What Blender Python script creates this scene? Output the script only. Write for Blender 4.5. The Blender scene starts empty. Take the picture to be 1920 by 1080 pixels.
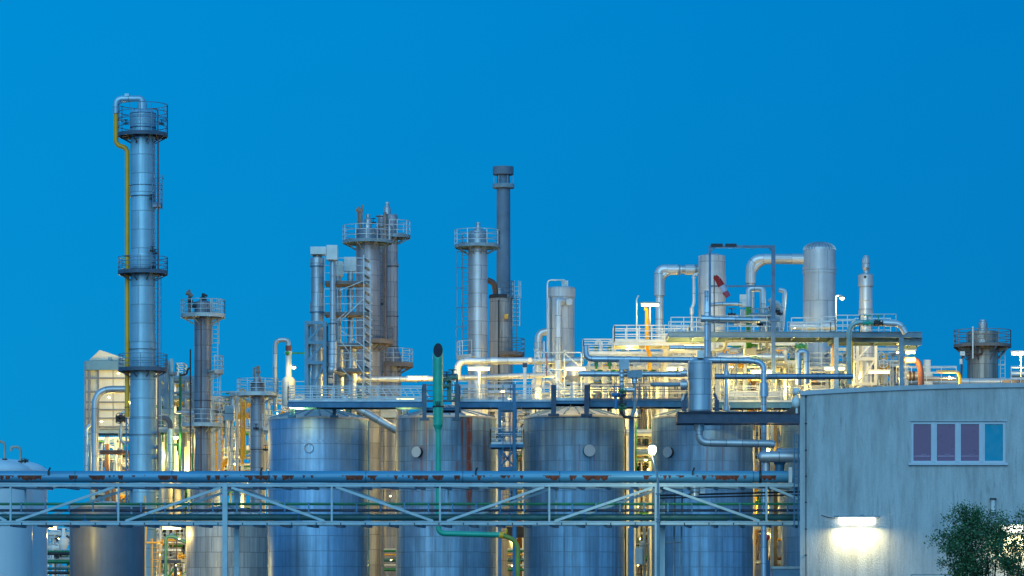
import bpy, math, random
from mathutils import Vector, Matrix
R = math.radians
C = bpy.context.scene
COL = C.collection
# ---------------------------------------------------------------- camera
S = 6500.0; HZ = 1160.0; EYE = 1.7
cam = bpy.data.cameras.new('camera'); camo = bpy.data.objects.new('camera', cam); COL.objects.link(camo)
camo.location = (0, 0, EYE); camo.rotation_euler = (R(90), 0, 0)
cam.sensor_width = 36; cam.lens = 36 * S / 1920; cam.shift_y = (HZ - 540) / 1920
cam.clip_start = 1; cam.clip_end = 9000
C.camera = camo
# ---------------------------------------------------------------- world: dusk sky
w = bpy.data.worlds.new('World'); C.world = w; w.use_nodes = True
N = w.node_tree.nodes; L = w.node_tree.links; N.clear()
out = N.new('ShaderNodeOutputWorld'); bg = N.new('ShaderNodeBackground'); L.new(bg.outputs[0], out.inputs[0])
tc = N.new('ShaderNodeTexCoord'); sp = N.new('ShaderNodeSeparateXYZ'); L.new(tc.outputs['Generated'], sp.inputs[0])
def wmap(sock, a, b):
    m = N.new('ShaderNodeMapRange'); m.inputs[1].default_value = a; m.inputs[2].default_value = b
    L.new(sock, m.inputs[0]); return m.outputs[0]
def wmix(f, a, b):
    m = N.new('ShaderNodeMix'); m.data_type = 'RGBA'
    L.new(f, m.inputs[0])
    for k, v in ((6, a), (7, b)):
        if isinstance(v, tuple): m.inputs[k].default_value = (*v, 1)
        else: L.new(v, m.inputs[k])
    return m.outputs[2]
ramp = N.new('ShaderNodeValToRGB'); L.new(wmap(sp.outputs[2], -0.02, 0.30), ramp.inputs[0])
e = ramp.color_ramp.elements
e[0].position = 0; e[0].color = (0.008, 0.25, 0.57, 1)
e[1].position = 1; e[1].color = (0.0, 0.15, 0.50, 1)
for p_, c_ in ((0.22, (0.002, 0.250, 0.600)), (0.42, (0.001, 0.242, 0.615)), (0.6, (0.0, 0.242, 0.635))):
    q = e.new(p_); q.color = (*c_, 1)
tilt = wmix(wmap(sp.outputs[0], -0.16, 0.16), (1.05, 1.12, 1.06), (0.9, 0.86, 0.9))
mu = N.new('ShaderNodeMix'); mu.data_type = 'RGBA'; mu.blend_type = 'MULTIPLY'; mu.inputs[0].default_value = 1
L.new(ramp.outputs[0], mu.inputs[6]); L.new(tilt, mu.inputs[7])
# afterglow side of the sky, behind the camera
glow = N.new('ShaderNodeValToRGB'); L.new(wmap(sp.outputs[2], -0.05, 0.8), glow.inputs[0])
g = glow.color_ramp.elements
g[0].position = 0; g[0].color = (0.07, 0.44, 1.0, 1); g[1].position = 1; g[1].color = (0.03, 0.30, 0.70, 1)
q = g.new(0.35); q.color = (0.07, 0.48, 1.12, 1)
fin = wmix(wmap(sp.outputs[1], 0.75, -0.75), mu.outputs[2], glow.outputs[0])
below = wmix(wmap(sp.outputs[2], -0.03, 0.0), (0.03, 0.045, 0.06), fin)
L.new(below, bg.inputs[0]); bg.inputs[1].default_value = 1.0
# weak broad afterglow light from behind the camera, left
sd = bpy.data.lights.new('sun', 'SUN'); sd.energy = 1.45; sd.angle = R(50); sd.color = (0.50, 0.86, 1.0)
so = bpy.data.objects.new('sun', sd); COL.objects.link(so); so.rotation_euler = (R(64), 0, R(-10))
C.view_settings.view_transform = 'Standard'; C.view_settings.look = 'None'
C.view_settings.exposure = 0.0; C.view_settings.gamma = 1.0
C.render.engine = 'CYCLES'
cy = C.cycles
cy.use_denoising = True; cy.max_bounces = 6; cy.diffuse_bounces = 3; cy.glossy_bounces = 3; cy.transmission_bounces = 3
cy.sample_clamp_indirect = 6; cy.caustics_reflective = False; cy.caustics_refractive = False
# ---------------------------------------------------------------- pixels of the photo to metres
def X(px, D): return (px - 960) / S * D
def Z(py, D): return EYE + (HZ - py) / S * D
def P(px, py, D): return Vector((X(px, D), D, Z(py, D)))
def W(n, D): return n * D / S
# ---------------------------------------------------------------- materials
MATS = {}
def mat(name, col, rough=0.5, metal=0.0, kind='plain', **k):
    if name in MATS: return MATS[name]
    m = bpy.data.materials.new(name); m.use_nodes = True
    n = m.node_tree.nodes; l = m.node_tree.links; b = n['Principled BSDF']
    b.inputs['Roughness'].default_value = rough; b.inputs['Metallic'].default_value = metal
    def noise(vec, scale, det=3, rg=0.6):
        t = n.new('ShaderNodeTexNoise'); t.inputs['Scale'].default_value = scale; t.inputs['Detail'].default_value = det
        t.inputs['Roughness'].default_value = rg
        if vec is not None: l.new(vec, t.inputs['Vector'])
        return t.outputs[0]
    def scl(vec, s):
        t = n.new('ShaderNodeVectorMath'); t.operation = 'MULTIPLY'; l.new(vec, t.inputs[0]); t.inputs[1].default_value = s; return t.outputs[0]
    def rng(s, a, b_, c=0, d=1):
        t = n.new('ShaderNodeMapRange'); l.new(s, t.inputs[0])
        for i, v in enumerate((a, b_, c, d)): t.inputs[i + 1].default_value = v
        return t.outputs[0]
    def mth(op, a, b_=0.0):
        t = n.new('ShaderNodeMath'); t.operation = op
        for i, v in enumerate((a, b_)):
            if isinstance(v, (int, float)): t.inputs[i].default_value = v
            else: l.new(v, t.inputs[i])
        return t.outputs[0]
    def mix(f, a, b_, bl='MIX'):
        t = n.new('ShaderNodeMix'); t.data_type = 'RGBA'; t.blend_type = bl
        if isinstance(f, (int, float)): t.inputs[0].default_value = f
        else: l.new(f, t.inputs[0])
        for i, v in ((6, a), (7, b_)):
            if isinstance(v, tuple): t.inputs[i].default_value = (*v, 1)
            else: l.new(v, t.inputs[i])
        return t.outputs[2]
    T = n.new('ShaderNodeTexCoord')
    oi = n.new('ShaderNodeObjectInfo')
    uv = T.outputs['UV']; ob = T.outputs['Object']
    off = n.new('ShaderNodeVectorMath'); off.operation = 'ADD'; l.new(ob, off.inputs[0])
    rn = n.new('ShaderNodeVectorMath'); rn.operation = 'SCALE'; rn.inputs[0].default_value = (37, 19, 53); l.new(oi.outputs['Random'], rn.inputs['Scale'])
    l.new(rn.outputs[0], off.inputs[1]); obr = off.outputs[0]
    offu = n.new('ShaderNodeVectorMath'); offu.operation = 'ADD'; l.new(uv, offu.inputs[0]); l.new(rn.outputs[0], offu.inputs[1]); uvr = offu.outputs[0]
    c = col
    if kind == 'plain':
        f = rng(noise(obr, k.get('ns', 1.2), 4), 0.35, 0.7)
        d = k.get('dirt', 0.35)
        cc = mix(f, c, tuple(x * (1 - d) for x in c))
        if k.get('rust'):
            r = rng(noise(obr, 2.3, 5, 0.7), 0.60, 0.66)
            cc = mix(mth('MULTIPLY', r, k['rust']), cc, (0.13, 0.045, 0.02))
        l.new(cc, b.inputs['Base Color'])
        l.new(rng(noise(obr, 3), 0.3, 0.7, max(rough - .12, .05), min(rough + .12, 1)), b.inputs['Roughness'])
    elif kind == 'clad':
        pw, ph = k.get('panel', (1.2, 1.0)); seam = k.get('seam', 0.03)
        br = n.new('ShaderNodeTexBrick'); l.new(uv, br.inputs['Vector'])
        br.inputs['Scale'].default_value = 1; br.inputs['Brick Width'].default_value = pw; br.inputs['Row Height'].default_value = ph
        br.inputs['Mortar Size'].default_value = seam; br.inputs['Mortar Smooth'].default_value = 0.3
        br.offset = 0.5; v = k.get('vary', 0.14)
        br.inputs['Color1'].default_value = (*[x * (1 + v) for x in c], 1); br.inputs['Color2'].default_value = (*[x * (1 - v) for x in c], 1)
        sd_ = k.get('seamdark', 0.58)
        br.inputs['Mortar'].default_value = (*[x * sd_ for x in c], 1)
        st = rng(noise(scl(uvr, (k.get('sx', 2.2), 0.06, 1)), 1.0, 5, 0.65), 0.34, 0.68)
        ds = k.get('streak', 0.3)
        cc = mix(st, br.outputs[0], mix(1.0, br.outputs[0], tuple(1 - ds * x for x in (1.0, 0.95, 0.85)), 'MULTIPLY'))
        bl = rng(noise(uvr, 0.9, 4), 0.4, 0.75)
        cc = mix(bl, cc, mix(1.0, cc, tuple([1 - k.get('blot', .16)] * 3), 'MULTIPLY'))
        if k.get('stain'):
            s1 = noise(scl(uvr, (1.6, 0.05, 1)), 1.0, 4, 0.7); s2 = noise(scl(uvr, (0.35, 0.1, 1)), 1.0, 2)
            m1 = mth('MULTIPLY', rng(s1, 0.50, 0.60), rng(s2, 0.42, 0.58))
            cc = mix(mth('MULTIPLY', m1, k['stain']), cc, (0.16, 0.07, 0.04))
        if k.get('dark'):
            s1 = noise(scl(uvr, (3.0, 0.12, 1)), 1.0, 5, 0.7)
            cc = mix(mth('MULTIPLY', rng(s1, 0.5, 0.62), k['dark']), cc, tuple(x * .35 for x in c))
        if k.get('runs'):   # rust runs at fixed places round the shell
            s2 = n.new('ShaderNodeSeparateXYZ'); l.new(uv, s2.inputs[0])
            wv = mth('ADD', s2.outputs[0], mth('MULTIPLY', mth('SUBTRACT', noise(scl(uv, (0.5, 0.5, 1)), 1.0, 3), .5), .12))
            br_ = rng(noise(scl(uv, (6, .5, 1)), 1.0, 4, .7), .35, .6)
            for (uc, wd, sg, vt, vb) in k['runs']:
                d_ = rng(mth('ABSOLUTE', mth('SUBTRACT', wv, uc)), 0, wd, 1, 0)
                vv_ = mth('MULTIPLY', rng(s2.outputs[1], vt + .02, vt - .02), rng(s2.outputs[1], vb - .6, vb + 1.5))
                cc = mix(mth('MULTIPLY', mth('MULTIPLY', mth('POWER', d_, .6), vv_), mth('MULTIPLY', mth('ADD', br_, .35), sg)), cc, (0.26, 0.075, 0.05))
        if k.get('hs'):
            s_ = n.new('ShaderNodeSeparateXYZ'); l.new(uv, s_.inputs[0])
            hl = mth('LESS_THAN', mth('PINGPONG', s_.outputs[1], ph / 2), 0.028)
            wob = rng(noise(scl(uvr, (1.5, 0.3, 1)), 1.0, 3), 0.3, 0.7, 0.35, 0.95)
            cc = mix(mth('MULTIPLY', hl, wob), cc, tuple(x * k['hs'] for x in c))
        l.new(cc, b.inputs['Base Color'])
        rr = rng(noise(scl(uvr, (3.0, 0.15, 1)), 1.0, 4), 0.3, 0.7, max(rough - .12, .1), rough + .12)
        l.new(rr, b.inputs['Roughness'])
        if k.get('bend'):
            pv = n.new('ShaderNodeTexWhiteNoise'); fl = n.new('ShaderNodeVectorMath'); fl.operation = 'FLOOR'
            l.new(scl(uv, (1 / pw, 1 / ph, 1)), fl.inputs[0]); l.new(fl.outputs[0], pv.inputs[0])
        bp = n.new('ShaderNodeBump'); bp.inputs['Strength'].default_value = k.get('bump', 0.35); bp.inputs['Distance'].default_value = 0.05
        hh = mth('ADD', mth('MULTIPLY', br.outputs['Fac'], -0.5), mth('MULTIPLY', noise(scl(uvr, (1.5, 0.4, 1)), 1.0, 2), k.get('dent', 0.6)))
        l.new(hh, bp.inputs['Height']); l.new(bp.outputs[0], b.inputs['Normal'])
    elif kind == 'rustpipe':   # u round the pipe in metres, v along it
        s = n.new('ShaderNodeSeparateXYZ'); l.new(uv, s.inputs[0]); u, v = s.outputs[0], s.outputs[1]
        cm = n.new('ShaderNodeCombineXYZ'); l.new(v, cm.inputs[0]); vv = cm.outputs[0]
        gate = rng(noise(vv, 0.62, 3, 0.75), 0.495, 0.53); drip = rng(noise(vv, 3.6, 4, 0.75), 0.30, 0.62, .25, 1)
        ln = mth('MULTIPLY', mth('MULTIPLY', gate, drip), k['len'])
        d = mth('MULTIPLY', mth('SUBTRACT', u, k['seam']), k.get('sgn', 1.0))
        inn = mth('MULTIPLY', mth('GREATER_THAN', d, 0.0), mth('LESS_THAN', d, ln))
        base = mix(rng(noise(scl(uv, (3, .4, 1)), 1, 4), 0.35, 0.7), c, tuple(x * .75 for x in c))
        rc = mix(rng(noise(scl(uv, (5, 5, 1)), 1.0, 4), 0.4, 0.6), (0.24, 0.06, 0.03), (0.10, 0.03, 0.02))
        cc = mix(inn, base, rc)
        ring = mth('LESS_THAN', mth('PINGPONG', v, 2.35), 0.03)
        cc = mix(mth('MULTIPLY', ring, .7), cc, tuple(x * .3 for x in c))
        lin = mth('LESS_THAN', mth('ABSOLUTE', mth('SUBTRACT', u, k['seam'])), 0.012)
        cc = mix(mth('MULTIPLY', lin, .5), cc, tuple(x * .4 for x in c))
        l.new(cc, b.inputs['Base Color']); l.new(rng(inn, 0, 1, rough, .9), b.inputs['Roughness'])
    elif kind == 'plaster':
        f = rng(noise(scl(ob, (1.6, 1, 0.22)), 1.0, 6, 0.75), 0.42, 0.70)
        cc = mix(f, c, tuple(x * .55 for x in c))
        f2 = rng(noise(scl(ob, (5.0, 1, 0.5)), 1.0, 4, 0.75), 0.56, 0.72)
        big = rng(noise(scl(ob, (.35, 1, .35)), 1.0, 3), 0.38, 0.62)
        cc = mix(mth('MULTIPLY', mth('MULTIPLY', f2, big), .95), cc, tuple(x * .26 for x in c))
        cc = mix(rng(noise(ob, 11, 3), 0.3, 0.7, 0, .28), cc, tuple(x * .6 for x in c))
        l.new(cc, b.inputs['Base Color'])
        bp = n.new('ShaderNodeBump'); bp.inputs['Strength'].default_value = .6; bp.inputs['Distance'].default_value = 0.03
        l.new(noise(ob, 14, 4, .7), bp.inputs['Height']); l.new(bp.outputs[0], b.inputs['Normal'])
    elif kind == 'sheet':   # corrugated translucent-looking sheet
        wv = n.new('ShaderNodeTexWave'); l.new(ob, wv.inputs[0]); wv.inputs['Scale'].default_value = k.get('ws', 2.2); wv.bands_direction = 'X'
        cc = mix(rng(noise(scl(obr, (1, 1, .3)), 0.7, 4), .4, .72), c, tuple(x * .7 for x in c))
        l.new(mix(rng(wv.outputs[1], 0, 1, 0, .25), cc, tuple(x * .6 for x in c)), b.inputs['Base Color'])
        bp = n.new('ShaderNodeBump'); bp.inputs['Strength'].default_value = .5; l.new(wv.outputs[1], bp.inputs['Height']); l.new(bp.outputs[0], b.inputs['Normal'])
    elif kind == 'leaf':
        l.new(mix(oi.outputs['Random'] if k.get('o') else rng(noise(ob, 3, 3), .3, .7), c, tuple(x * 1.9 for x in c)), b.inputs['Base Color'])
    elif kind == 'emit':
        b.inputs['Base Color'].default_value = (*c, 1)
        b.inputs['Emission Color'].default_value = (*c, 1); b.inputs['Emission Strength'].default_value = k.get('e', 12)
        m.cycles.emission_sampling = 'NONE'
    elif kind == 'flat':
        b.inputs['Base Color'].default_value = (*c, 1)
        if k.get('coat'): b.inputs['Coat Weight'].default_value = 1; b.inputs['Coat Roughness'].default_value = .02
    MATS[name] = m
    return m
silver = mat('silver_cladding', (0.50, 0.52, 0.54), .42, .55, 'clad', panel=(2.6, 1.05), streak=.25)
silver2 = mat('bright_cladding', (0.58, 0.60, 0.61), .40, .45, 'clad', panel=(2.2, 1.6), streak=.18)
blueclad = mat('weathered_column_cladding', (0.34, 0.56, 0.66), .48, .4, 'clad', panel=(2.95, 1.35), streak=.25, vary=.10)
dullclad = mat('dull_column_cladding', (0.42, 0.43, 0.47), .5, .45, 'clad', panel=(1.9, 1.15), streak=.5, stain=.12, dark=.55)
paleclad = mat('pale_cladding', (0.54, 0.57, 0.59), .45, .3, 'clad', panel=(1.5, 2.3), streak=.22)
tankmat = mat('stainless_tank_shell', (0.29, 0.50, 0.70), .44, .6, 'clad', panel=(1.3, 1.07), streak=.45, vary=.05, sx=3.2, dark=.25, dent=.25, seamdark=.85, seam=.02, hs=.45)
tankstain = mat('stained_tank_shell', (0.28, 0.47, 0.63), .50, .45, 'clad', panel=(0.78, 1.06), streak=.5, stain=.5, runs=[(3.543 * (2 * math.pi - math.acos((p_ - 836) / 94)), w_, g_, t_, b_) for p_, w_, g_, t_, b_ in ((881, .30, 1.3, 15.9, 9), (868, .14, .8, 15.8, 12.5), (850, .12, .5, 13.8, 12), (793, .16, .7, 13.8, 9.5), (802, .08, .6, 15.5, 11), (896, .1, .6, 13.8, 12), (908, .14, .6, 15.9, 12), (858, .2, .5, 12.7, 10), (812, .1, .5, 12.7, 8), (873, .4, .45, 13.8, 12.2), (776, .08, .5, 12.7, 9))], dark=.45, vary=.16, seamdark=.9, hs=.42, sx=2.6, dent=.2, seam=.035)
tankplain = mat('blue_grey_tank_shell', (0.24, 0.44, 0.62), .52, .45, 'clad', panel=(1.1, 1.06), streak=.5, dark=.42, stain=.25, runs=[(3.51 * (2 * math.pi - math.acos(p_ / 94)), w_, g_, t_, b_) for p_, w_, g_, t_, b_ in ((12, .12, .5, 13.9, 10.5), (40, .05, .6, 13.9, 11), (-60, .05, .5, 13.0, 10), (-25, .1, .35, 12.9, 11))], vary=.11, seamdark=.93, hs=.5, sx=3.0, dent=.2, seam=.035)
tankbeige = mat('beige_tank_shell', (0.50, 0.47, 0.41), .5, .2, 'clad', panel=(1.3, 2.2), streak=.35, stain=.3, vary=.08)
tankstone = mat('striped_tank_shell', (0.50, 0.47, 0.42), .5, .2, 'clad', panel=(0.9, 1.03), streak=.5, stain=.25, vary=.16, dark=.35)
tankdark = mat('dark_blue_tank_shell', (0.16, 0.18, 0.21), .45, .2, 'clad', panel=(9, 9), streak=.2, seamdark=.9)
tankwhite = mat('white_tank_shell', (0.74, 0.76, 0.76), .45, 0, 'clad', panel=(30, 9), streak=.08, seamdark=.9, vary=.02, blot=.05)
roofmat = mat('tank_roof_sheet', (0.60, 0.59, 0.55), .5, .3, 'plain', ns=.7)
greysteel = mat('grey_painted_steel', (0.20, 0.30, 0.37), .5, .1, 'plain', rust=.3)
palesteel = mat('pale_painted_steel', (0.55, 0.60, 0.60), .5, 0, 'plain', rust=.35)
bluesteel = mat('blue_painted_steel', (0.035, 0.17, 0.31), .5, .1, 'plain')
darkbeam = mat('dark_blue_beam_paint', (0.022, 0.05, 0.10), .45, .1, 'plain', rust=.15)
railmat = mat('galvanised_rail', (0.52, 0.57, 0.60), .5, .3, 'plain')
darkrail = mat('dark_rail', (0.12, 0.14, 0.18), .5, .3, 'plain')
white = mat('white_paint', (0.72, 0.72, 0.68), .5, 0, 'plain', dirt=.2)
green = mat('green_paint', (0.01, 0.22, 0.09), .42, 0, 'plain')
teal = mat('teal_paint', (0.01, 0.40, 0.27), .42, 0, 'plain', dirt=.2)
lime = mat('bright_green_paint', (0.06, 0.36, 0.05), .42, 0, 'plain')
tealpipe = mat('teal_grey_paint', (0.035, 0.15, 0.15), .45, 0, 'plain', dirt=.4)
yellow = mat('yellow_paint', (0.85, 0.42, 0.02), .45, 0, 'plain', dirt=.2)
navy = mat('navy_pipe', (0.010, 0.014, 0.045), .35, 0, 'plain')
rustm = mat('rusty_iron', (0.13, 0.075, 0.055), .8, 0, 'plain')
redpipe = mat('red_oxide_pipe', (0.22, 0.07, 0.05), .6, 0, 'plain')
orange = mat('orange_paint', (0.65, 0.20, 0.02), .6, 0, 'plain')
darkm = mat('dark_iron', (0.035, 0.038, 0.045), .6, .2, 'plain')
stackm = mat('grey_stack_paint', (0.12, 0.19, 0.27), .6, .1, 'plain', ns=.5)
deckm = mat('weathered_deck_edge', (0.20, 0.17, 0.16), .8, 0, 'plain', rust=.6)
tube_e = mat('lit_lamp_tube', (1.0, 0.90, 0.46), .5, 0, 'emit', e=2.1)
spot_e = mat('lit_lamp_bulb', (1.0, 0.92, 0.55), .5, 0, 'emit', e=3.2)
# ---------------------------------------------------------------- mesh builder
class MB:
    def __init__(s): s.v = []; s.f = []; s.uv = []; s.sm = []
    def face(s, idx, uvs, smooth=False): s.f.append(idx); s.uv.extend(uvs); s.sm.append(smooth)
    def rings(s, rings, us, vs, closed=True, smooth=True, cap=(False, False)):
        n = len(rings[0]); b = len(s.v)
        for r in rings: s.v.extend([tuple(p) for p in r])
        m = n if closed else n - 1
        for i in range(len(rings) - 1):
            for j in range(m):
                j2 = (j + 1) % n
                s.face((b + i * n + j, b + i * n + j2, b + (i + 1) * n + j2, b + (i + 1) * n + j),
                       [(us[i][j], vs[i]), (us[i][j + 1], vs[i]), (us[i + 1][j + 1], vs[i + 1]), (us[i + 1][j], vs[i + 1])], smooth)
        for k, (c, i) in enumerate(zip(cap, (0, len(rings) - 1))):
            if c:
                bb = len(s.v); s.v.extend([tuple(p) for p in rings[i]])
                ix = list(range(bb, bb + n)); ix = ix[::-1] if k == 0 else ix
                s.face(tuple(ix), [(us[i][j], vs[i]) for j in range(n)])
        return s
    def lathe(s, cx, cy, prof, seg=40, cap=(True, True), smooth_profile=False, u0=0.0):
        ang = [2 * math.pi * k / seg for k in range(seg)]
        ref = max(r for r, z in prof)
        us = [ref * (2 * math.pi * k / seg) + u0 for k in range(seg + 1)]
        mk = lambda r, z: [(cx + r * math.cos(a), cy + r * math.sin(a), z) for a in ang]
        if smooth_profile:
            s.rings([mk(r, z) for r, z in prof], [us] * len(prof), [z for r, z in prof], cap=cap)
        else:
            acc = prof[0][1]
            for i in range(len(prof) - 1):
                (r0, z0), (r1, z1) = prof[i], prof[i + 1]
                dl = math.hypot(r1 - r0, z1 - z0)
                v0 = z0 if abs(z1 - z0) > 1e-6 else z0; v1 = z1 if abs(z1 - z0) > 1e-6 else z0 + abs(r1 - r0)
                s.rings([mk(r0, z0), mk(r1, z1)], [us] * 2, [v0, v1], cap=(cap[0] and i == 0, cap[1] and i == len(prof) - 2))
        return s
    def tube(s, pts, r, seg=12, cap=(True, True)):
        pts = [Vector(p) for p in pts]; n = len(pts)
        rs = r if isinstance(r, (list, tuple)) else [r] * n
        tang = []
        for i in range(n):
            t = (pts[min(i + 1, n - 1)] - pts[max(i - 1, 0)])
            tang.append(t.normalized() if t.length > 1e-9 else Vector((0, 0, 1)))
        up = Vector((0, 1, 0)) if abs(tang[0].y) < .9 else Vector((0, 0, 1))
        a = (up - tang[0] * up.dot(tang[0])).normalized()
        rings = []; vs = []; us = []; acc = 0
        for i in range(n):
            if i: acc += (pts[i] - pts[i - 1]).length
            a = (a - tang[i] * a.dot(tang[i]))
            a = a.normalized() if a.length > 1e-6 else tang[i].orthogonal().normalized()
            bb = tang[i].cross(a)
            rings.append([pts[i] + (a * math.cos(2 * math.pi * k / seg) + bb * math.sin(2 * math.pi * k / seg)) * rs[i] for k in range(seg)])
            vs.append(acc); us.append([rs[0] * 2 * math.pi * k / seg for k in range(seg + 1)])
        s.rings(rings, us, vs, cap=cap)
        return s
    def beam(s, a, b, w, h=None, up=(0, 0, 1)):
        h = w if h is None else h
        a = Vector(a); b = Vector(b); t = (b - a)
        ln = t.length
        if ln < 1e-6: return s
        t.normalize(); up = Vector(up)
        if abs(t.dot(up)) > .95: up = Vector((0, 1, 0))
        x = t.cross(up).normalized(); y = x.cross(t).normalized()
        c = [a + x * (i * w / 2) + y * (j * h / 2) + t * (k * ln) for k in (0, 1) for j in (-1, 1) for i in (-1, 1)]
        bs = len(s.v); s.v.extend([tuple(p) for p in c])
        for q, du, dv in (((0, 2, 3, 1), w, h), ((4, 5, 7, 6), w, h), ((0, 1, 5, 4), w, ln), ((2, 6, 7, 3), w, ln), ((0, 4, 6, 2), h, ln), ((1, 3, 7, 5), h, ln)):
            s.face(tuple(bs + i for i in q), [(0, 0), (du, 0), (du, dv), (0, dv)])
        return s
    def box(s, x0, x1, y0, y1, z0, z1):
        return s.beam(((x0 + x1) / 2, (y0 + y1) / 2, z0), ((x0 + x1) / 2, (y0 + y1) / 2, z1), abs(x1 - x0), abs(y1 - y0), up=(0, 1, 0)) if False else s._box(x0, x1, y0, y1, z0, z1)
    def _box(s, x0, x1, y0, y1, z0, z1):
        bs = len(s.v)
        s.v.extend([(x, y, z) for z in (z0, z1) for y in (y0, y1) for x in (x0, x1)])
        for q in ((0, 2, 3, 1), (4, 5, 7, 6), (0, 1, 5, 4), (2, 6, 7, 3), (0, 4, 6, 2), (1, 3, 7, 5)):
            uv = []
            for i in q:
                vx = s.v[bs + i]
                uv.append((vx[0] + vx[1], vx[2]) if q not in ((0, 2, 3, 1), (4, 5, 7, 6)) else (vx[0], vx[1]))
            s.face(tuple(bs + i for i in q), uv)
        return s
    def ibeam(s, a, b, w, h, t=.03):
        a = Vector(a); b = Vector(b); u = Vector((0, 0, h / 2 - t / 2))
        s.beam(a + u, b + u, w, t); s.beam(a - u, b - u, w, t); s.beam(a, b, t, h - 2 * t)
        return s
    def arc(s, cx, cy, r0, r1, z0, z1, a0=0, a1=360, seg=36):
        full = abs(a1 - a0) >= 359.9; n = max(3, int(seg * abs(a1 - a0) / 360))
        pr = [(r0, z0), (r1, z0), (r1, z1), (r0, z1), (r0, z0)]
        for (ra, za), (rb, zb) in zip(pr, pr[1:]):
            k = [R(a0 + (a1 - a0) * i / n) for i in range(n + 1)]
            A = [(cx + ra * math.cos(t), cy + ra * math.sin(t), za) for t in k]; B = [(cx + rb * math.cos(t), cy + rb * math.sin(t), zb) for t in k]
            us = [r1 * t for t in k] + [0]
            s.rings([A, B], [us, us], [0, .2], closed=False)
        if not full:
            for t in (R(a0), R(a1)):
                b = len(s.v); s.v.extend([(cx + r * math.cos(t), cy + r * math.sin(t), z) for r, z in pr[:4]])
                s.face((b, b + 1, b + 2, b + 3), [(0, 0)] * 4)
        return s
    def wire(s, pts, t):   # thin square bar along points
        for a, b in zip(pts, pts[1:]): s.beam(a, b, t)
        return s
    def sphere(s, c, r, sy=1, sz=1, seg=14):
        pr = [(max(r * math.sin(math.pi * i / 8), 1e-4), -r * sz * math.cos(math.pi * i / 8)) for i in range(9)]
        return s.lathe(c[0], c[1], [(a, c[2] + z) for a, z in pr], seg, cap=(False, False), smooth_profile=True)
def bend(pts, rad, n=6):
    pts = [Vector(p) for p in pts]; o = [pts[0]]
    for i in range(1, len(pts) - 1):
        a, b, c = pts[i - 1], pts[i], pts[i + 1]
        u = (a - b); v = (c - b)
        if u.length < 1e-6 or v.length < 1e-6: continue
        q = min(rad, u.length * .48, v.length * .48)
        u.normalize(); v.normalize()
        if abs(u.dot(v)) > .995: o.append(b); continue
        p0 = b + u * q; p1 = b + v * q
        for k in range(n + 1):
            t = k / n
            o.append(p0 * (1 - t) ** 2 + b * 2 * t * (1 - t) * 1.0 + p1 * t * t)
    o.append(pts[-1]); return o
def flange(mb, c, axis, r, t=.05):
    a = Vector(axis).normalized(); c = Vector(c)
    mb.tube([c - a * t, c + a * t], r, 16)
BASE = {}
def thing(name, label, cat, base, group=None):
    o = bpy.data.objects.new(name, None); COL.objects.link(o); o.location = Vector(base); o.empty_display_size = .3
    o['label'] = label; o['category'] = cat
    if group: o['group'] = group
    BASE[o.name] = Vector(base); return o
def link(name, mb, m, base):
    me = bpy.data.meshes.new(name)
    b = Vector(base)
    me.from_pydata([(x - b.x, y - b.y, z - b.z) for x, y, z in mb.v], [], mb.f)
    if mb.uv:
        ul = me.uv_layers.new(name='UVMap'); flat = []
        for u in mb.uv: flat.extend((u[0], u[1]))
        ul.data.foreach_set('uv', flat)
    me.polygons.foreach_set('use_smooth', mb.sm); me.materials.append(m); me.update()
    o = bpy.data.objects.new(name, me); COL.objects.link(o); return o
def part(name, mb, m, parent, label=None):
    base = BASE[parent.name]
    o = link(name, mb, m, base); o.parent = parent; BASE[o.name] = base
    if label: o['label'] = label
    return o
def single(name, mb, m, label, cat, base=None, group=None, kind=None):
    if base is None:
        xs = [p[0] for p in mb.v]; ys = [p[1] for p in mb.v]; zs = [p[2] for p in mb.v]
        base = ((min(xs) + max(xs)) / 2, (min(ys) + max(ys)) / 2, min(zs))
    o = link(name, mb, m, base); o.location = Vector(base); BASE[o.name] = Vector(base)
    if kind: o['kind'] = kind
    if label: o['label'] = label
    if cat: o['category'] = cat
    if group: o['group'] = group
    return o
# ---------------------------------------------------------------- kit of plant parts
def lpx(mb, px, D, prof, seg=40, cap=(True, True), sm=False, dx=0):
    return mb.lathe(X(px, D) + dx, D, [(W(r, D), Z(y, D)) for y, r in prof], seg, cap, sm)
GZ = 0.0
def rail_path(mb, pts, h=1.1, step=1.4, t=.06, levels=3, toe=True):
    pts = [Vector(p) for p in pts]
    for k in range(levels):
        dz = Vector((0, 0, h * (k + 1) / levels)); mb.wire([p + dz for p in pts], t if k < levels - 1 else t * 1.15)
    for a, b in zip(pts, pts[1:]):
        n = max(1, round((b - a).length / step))
        for i in range(n): q = a.lerp(b, i / n); mb.beam(q, q + Vector((0, 0, h)), t * 1.1)
    q = pts[-1]; mb.beam(q, q + Vector((0, 0, h)), t * 1.1)
    if toe:
        for a, b in zip(pts, pts[1:]): mb.beam(a + Vector((0, 0, .08)), b + Vector((0, 0, .08)), .02, .16)
def ring_pts(cx, cy, r, z, a0, a1, n=28):
    m = max(3, int(n * abs(a1 - a0) / 360))
    return [Vector((cx + r * math.cos(R(a0 + (a1 - a0) * i / m)), cy + r * math.sin(R(a0 + (a1 - a0) * i / m)), z)) for i in range(m + 1)]
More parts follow.
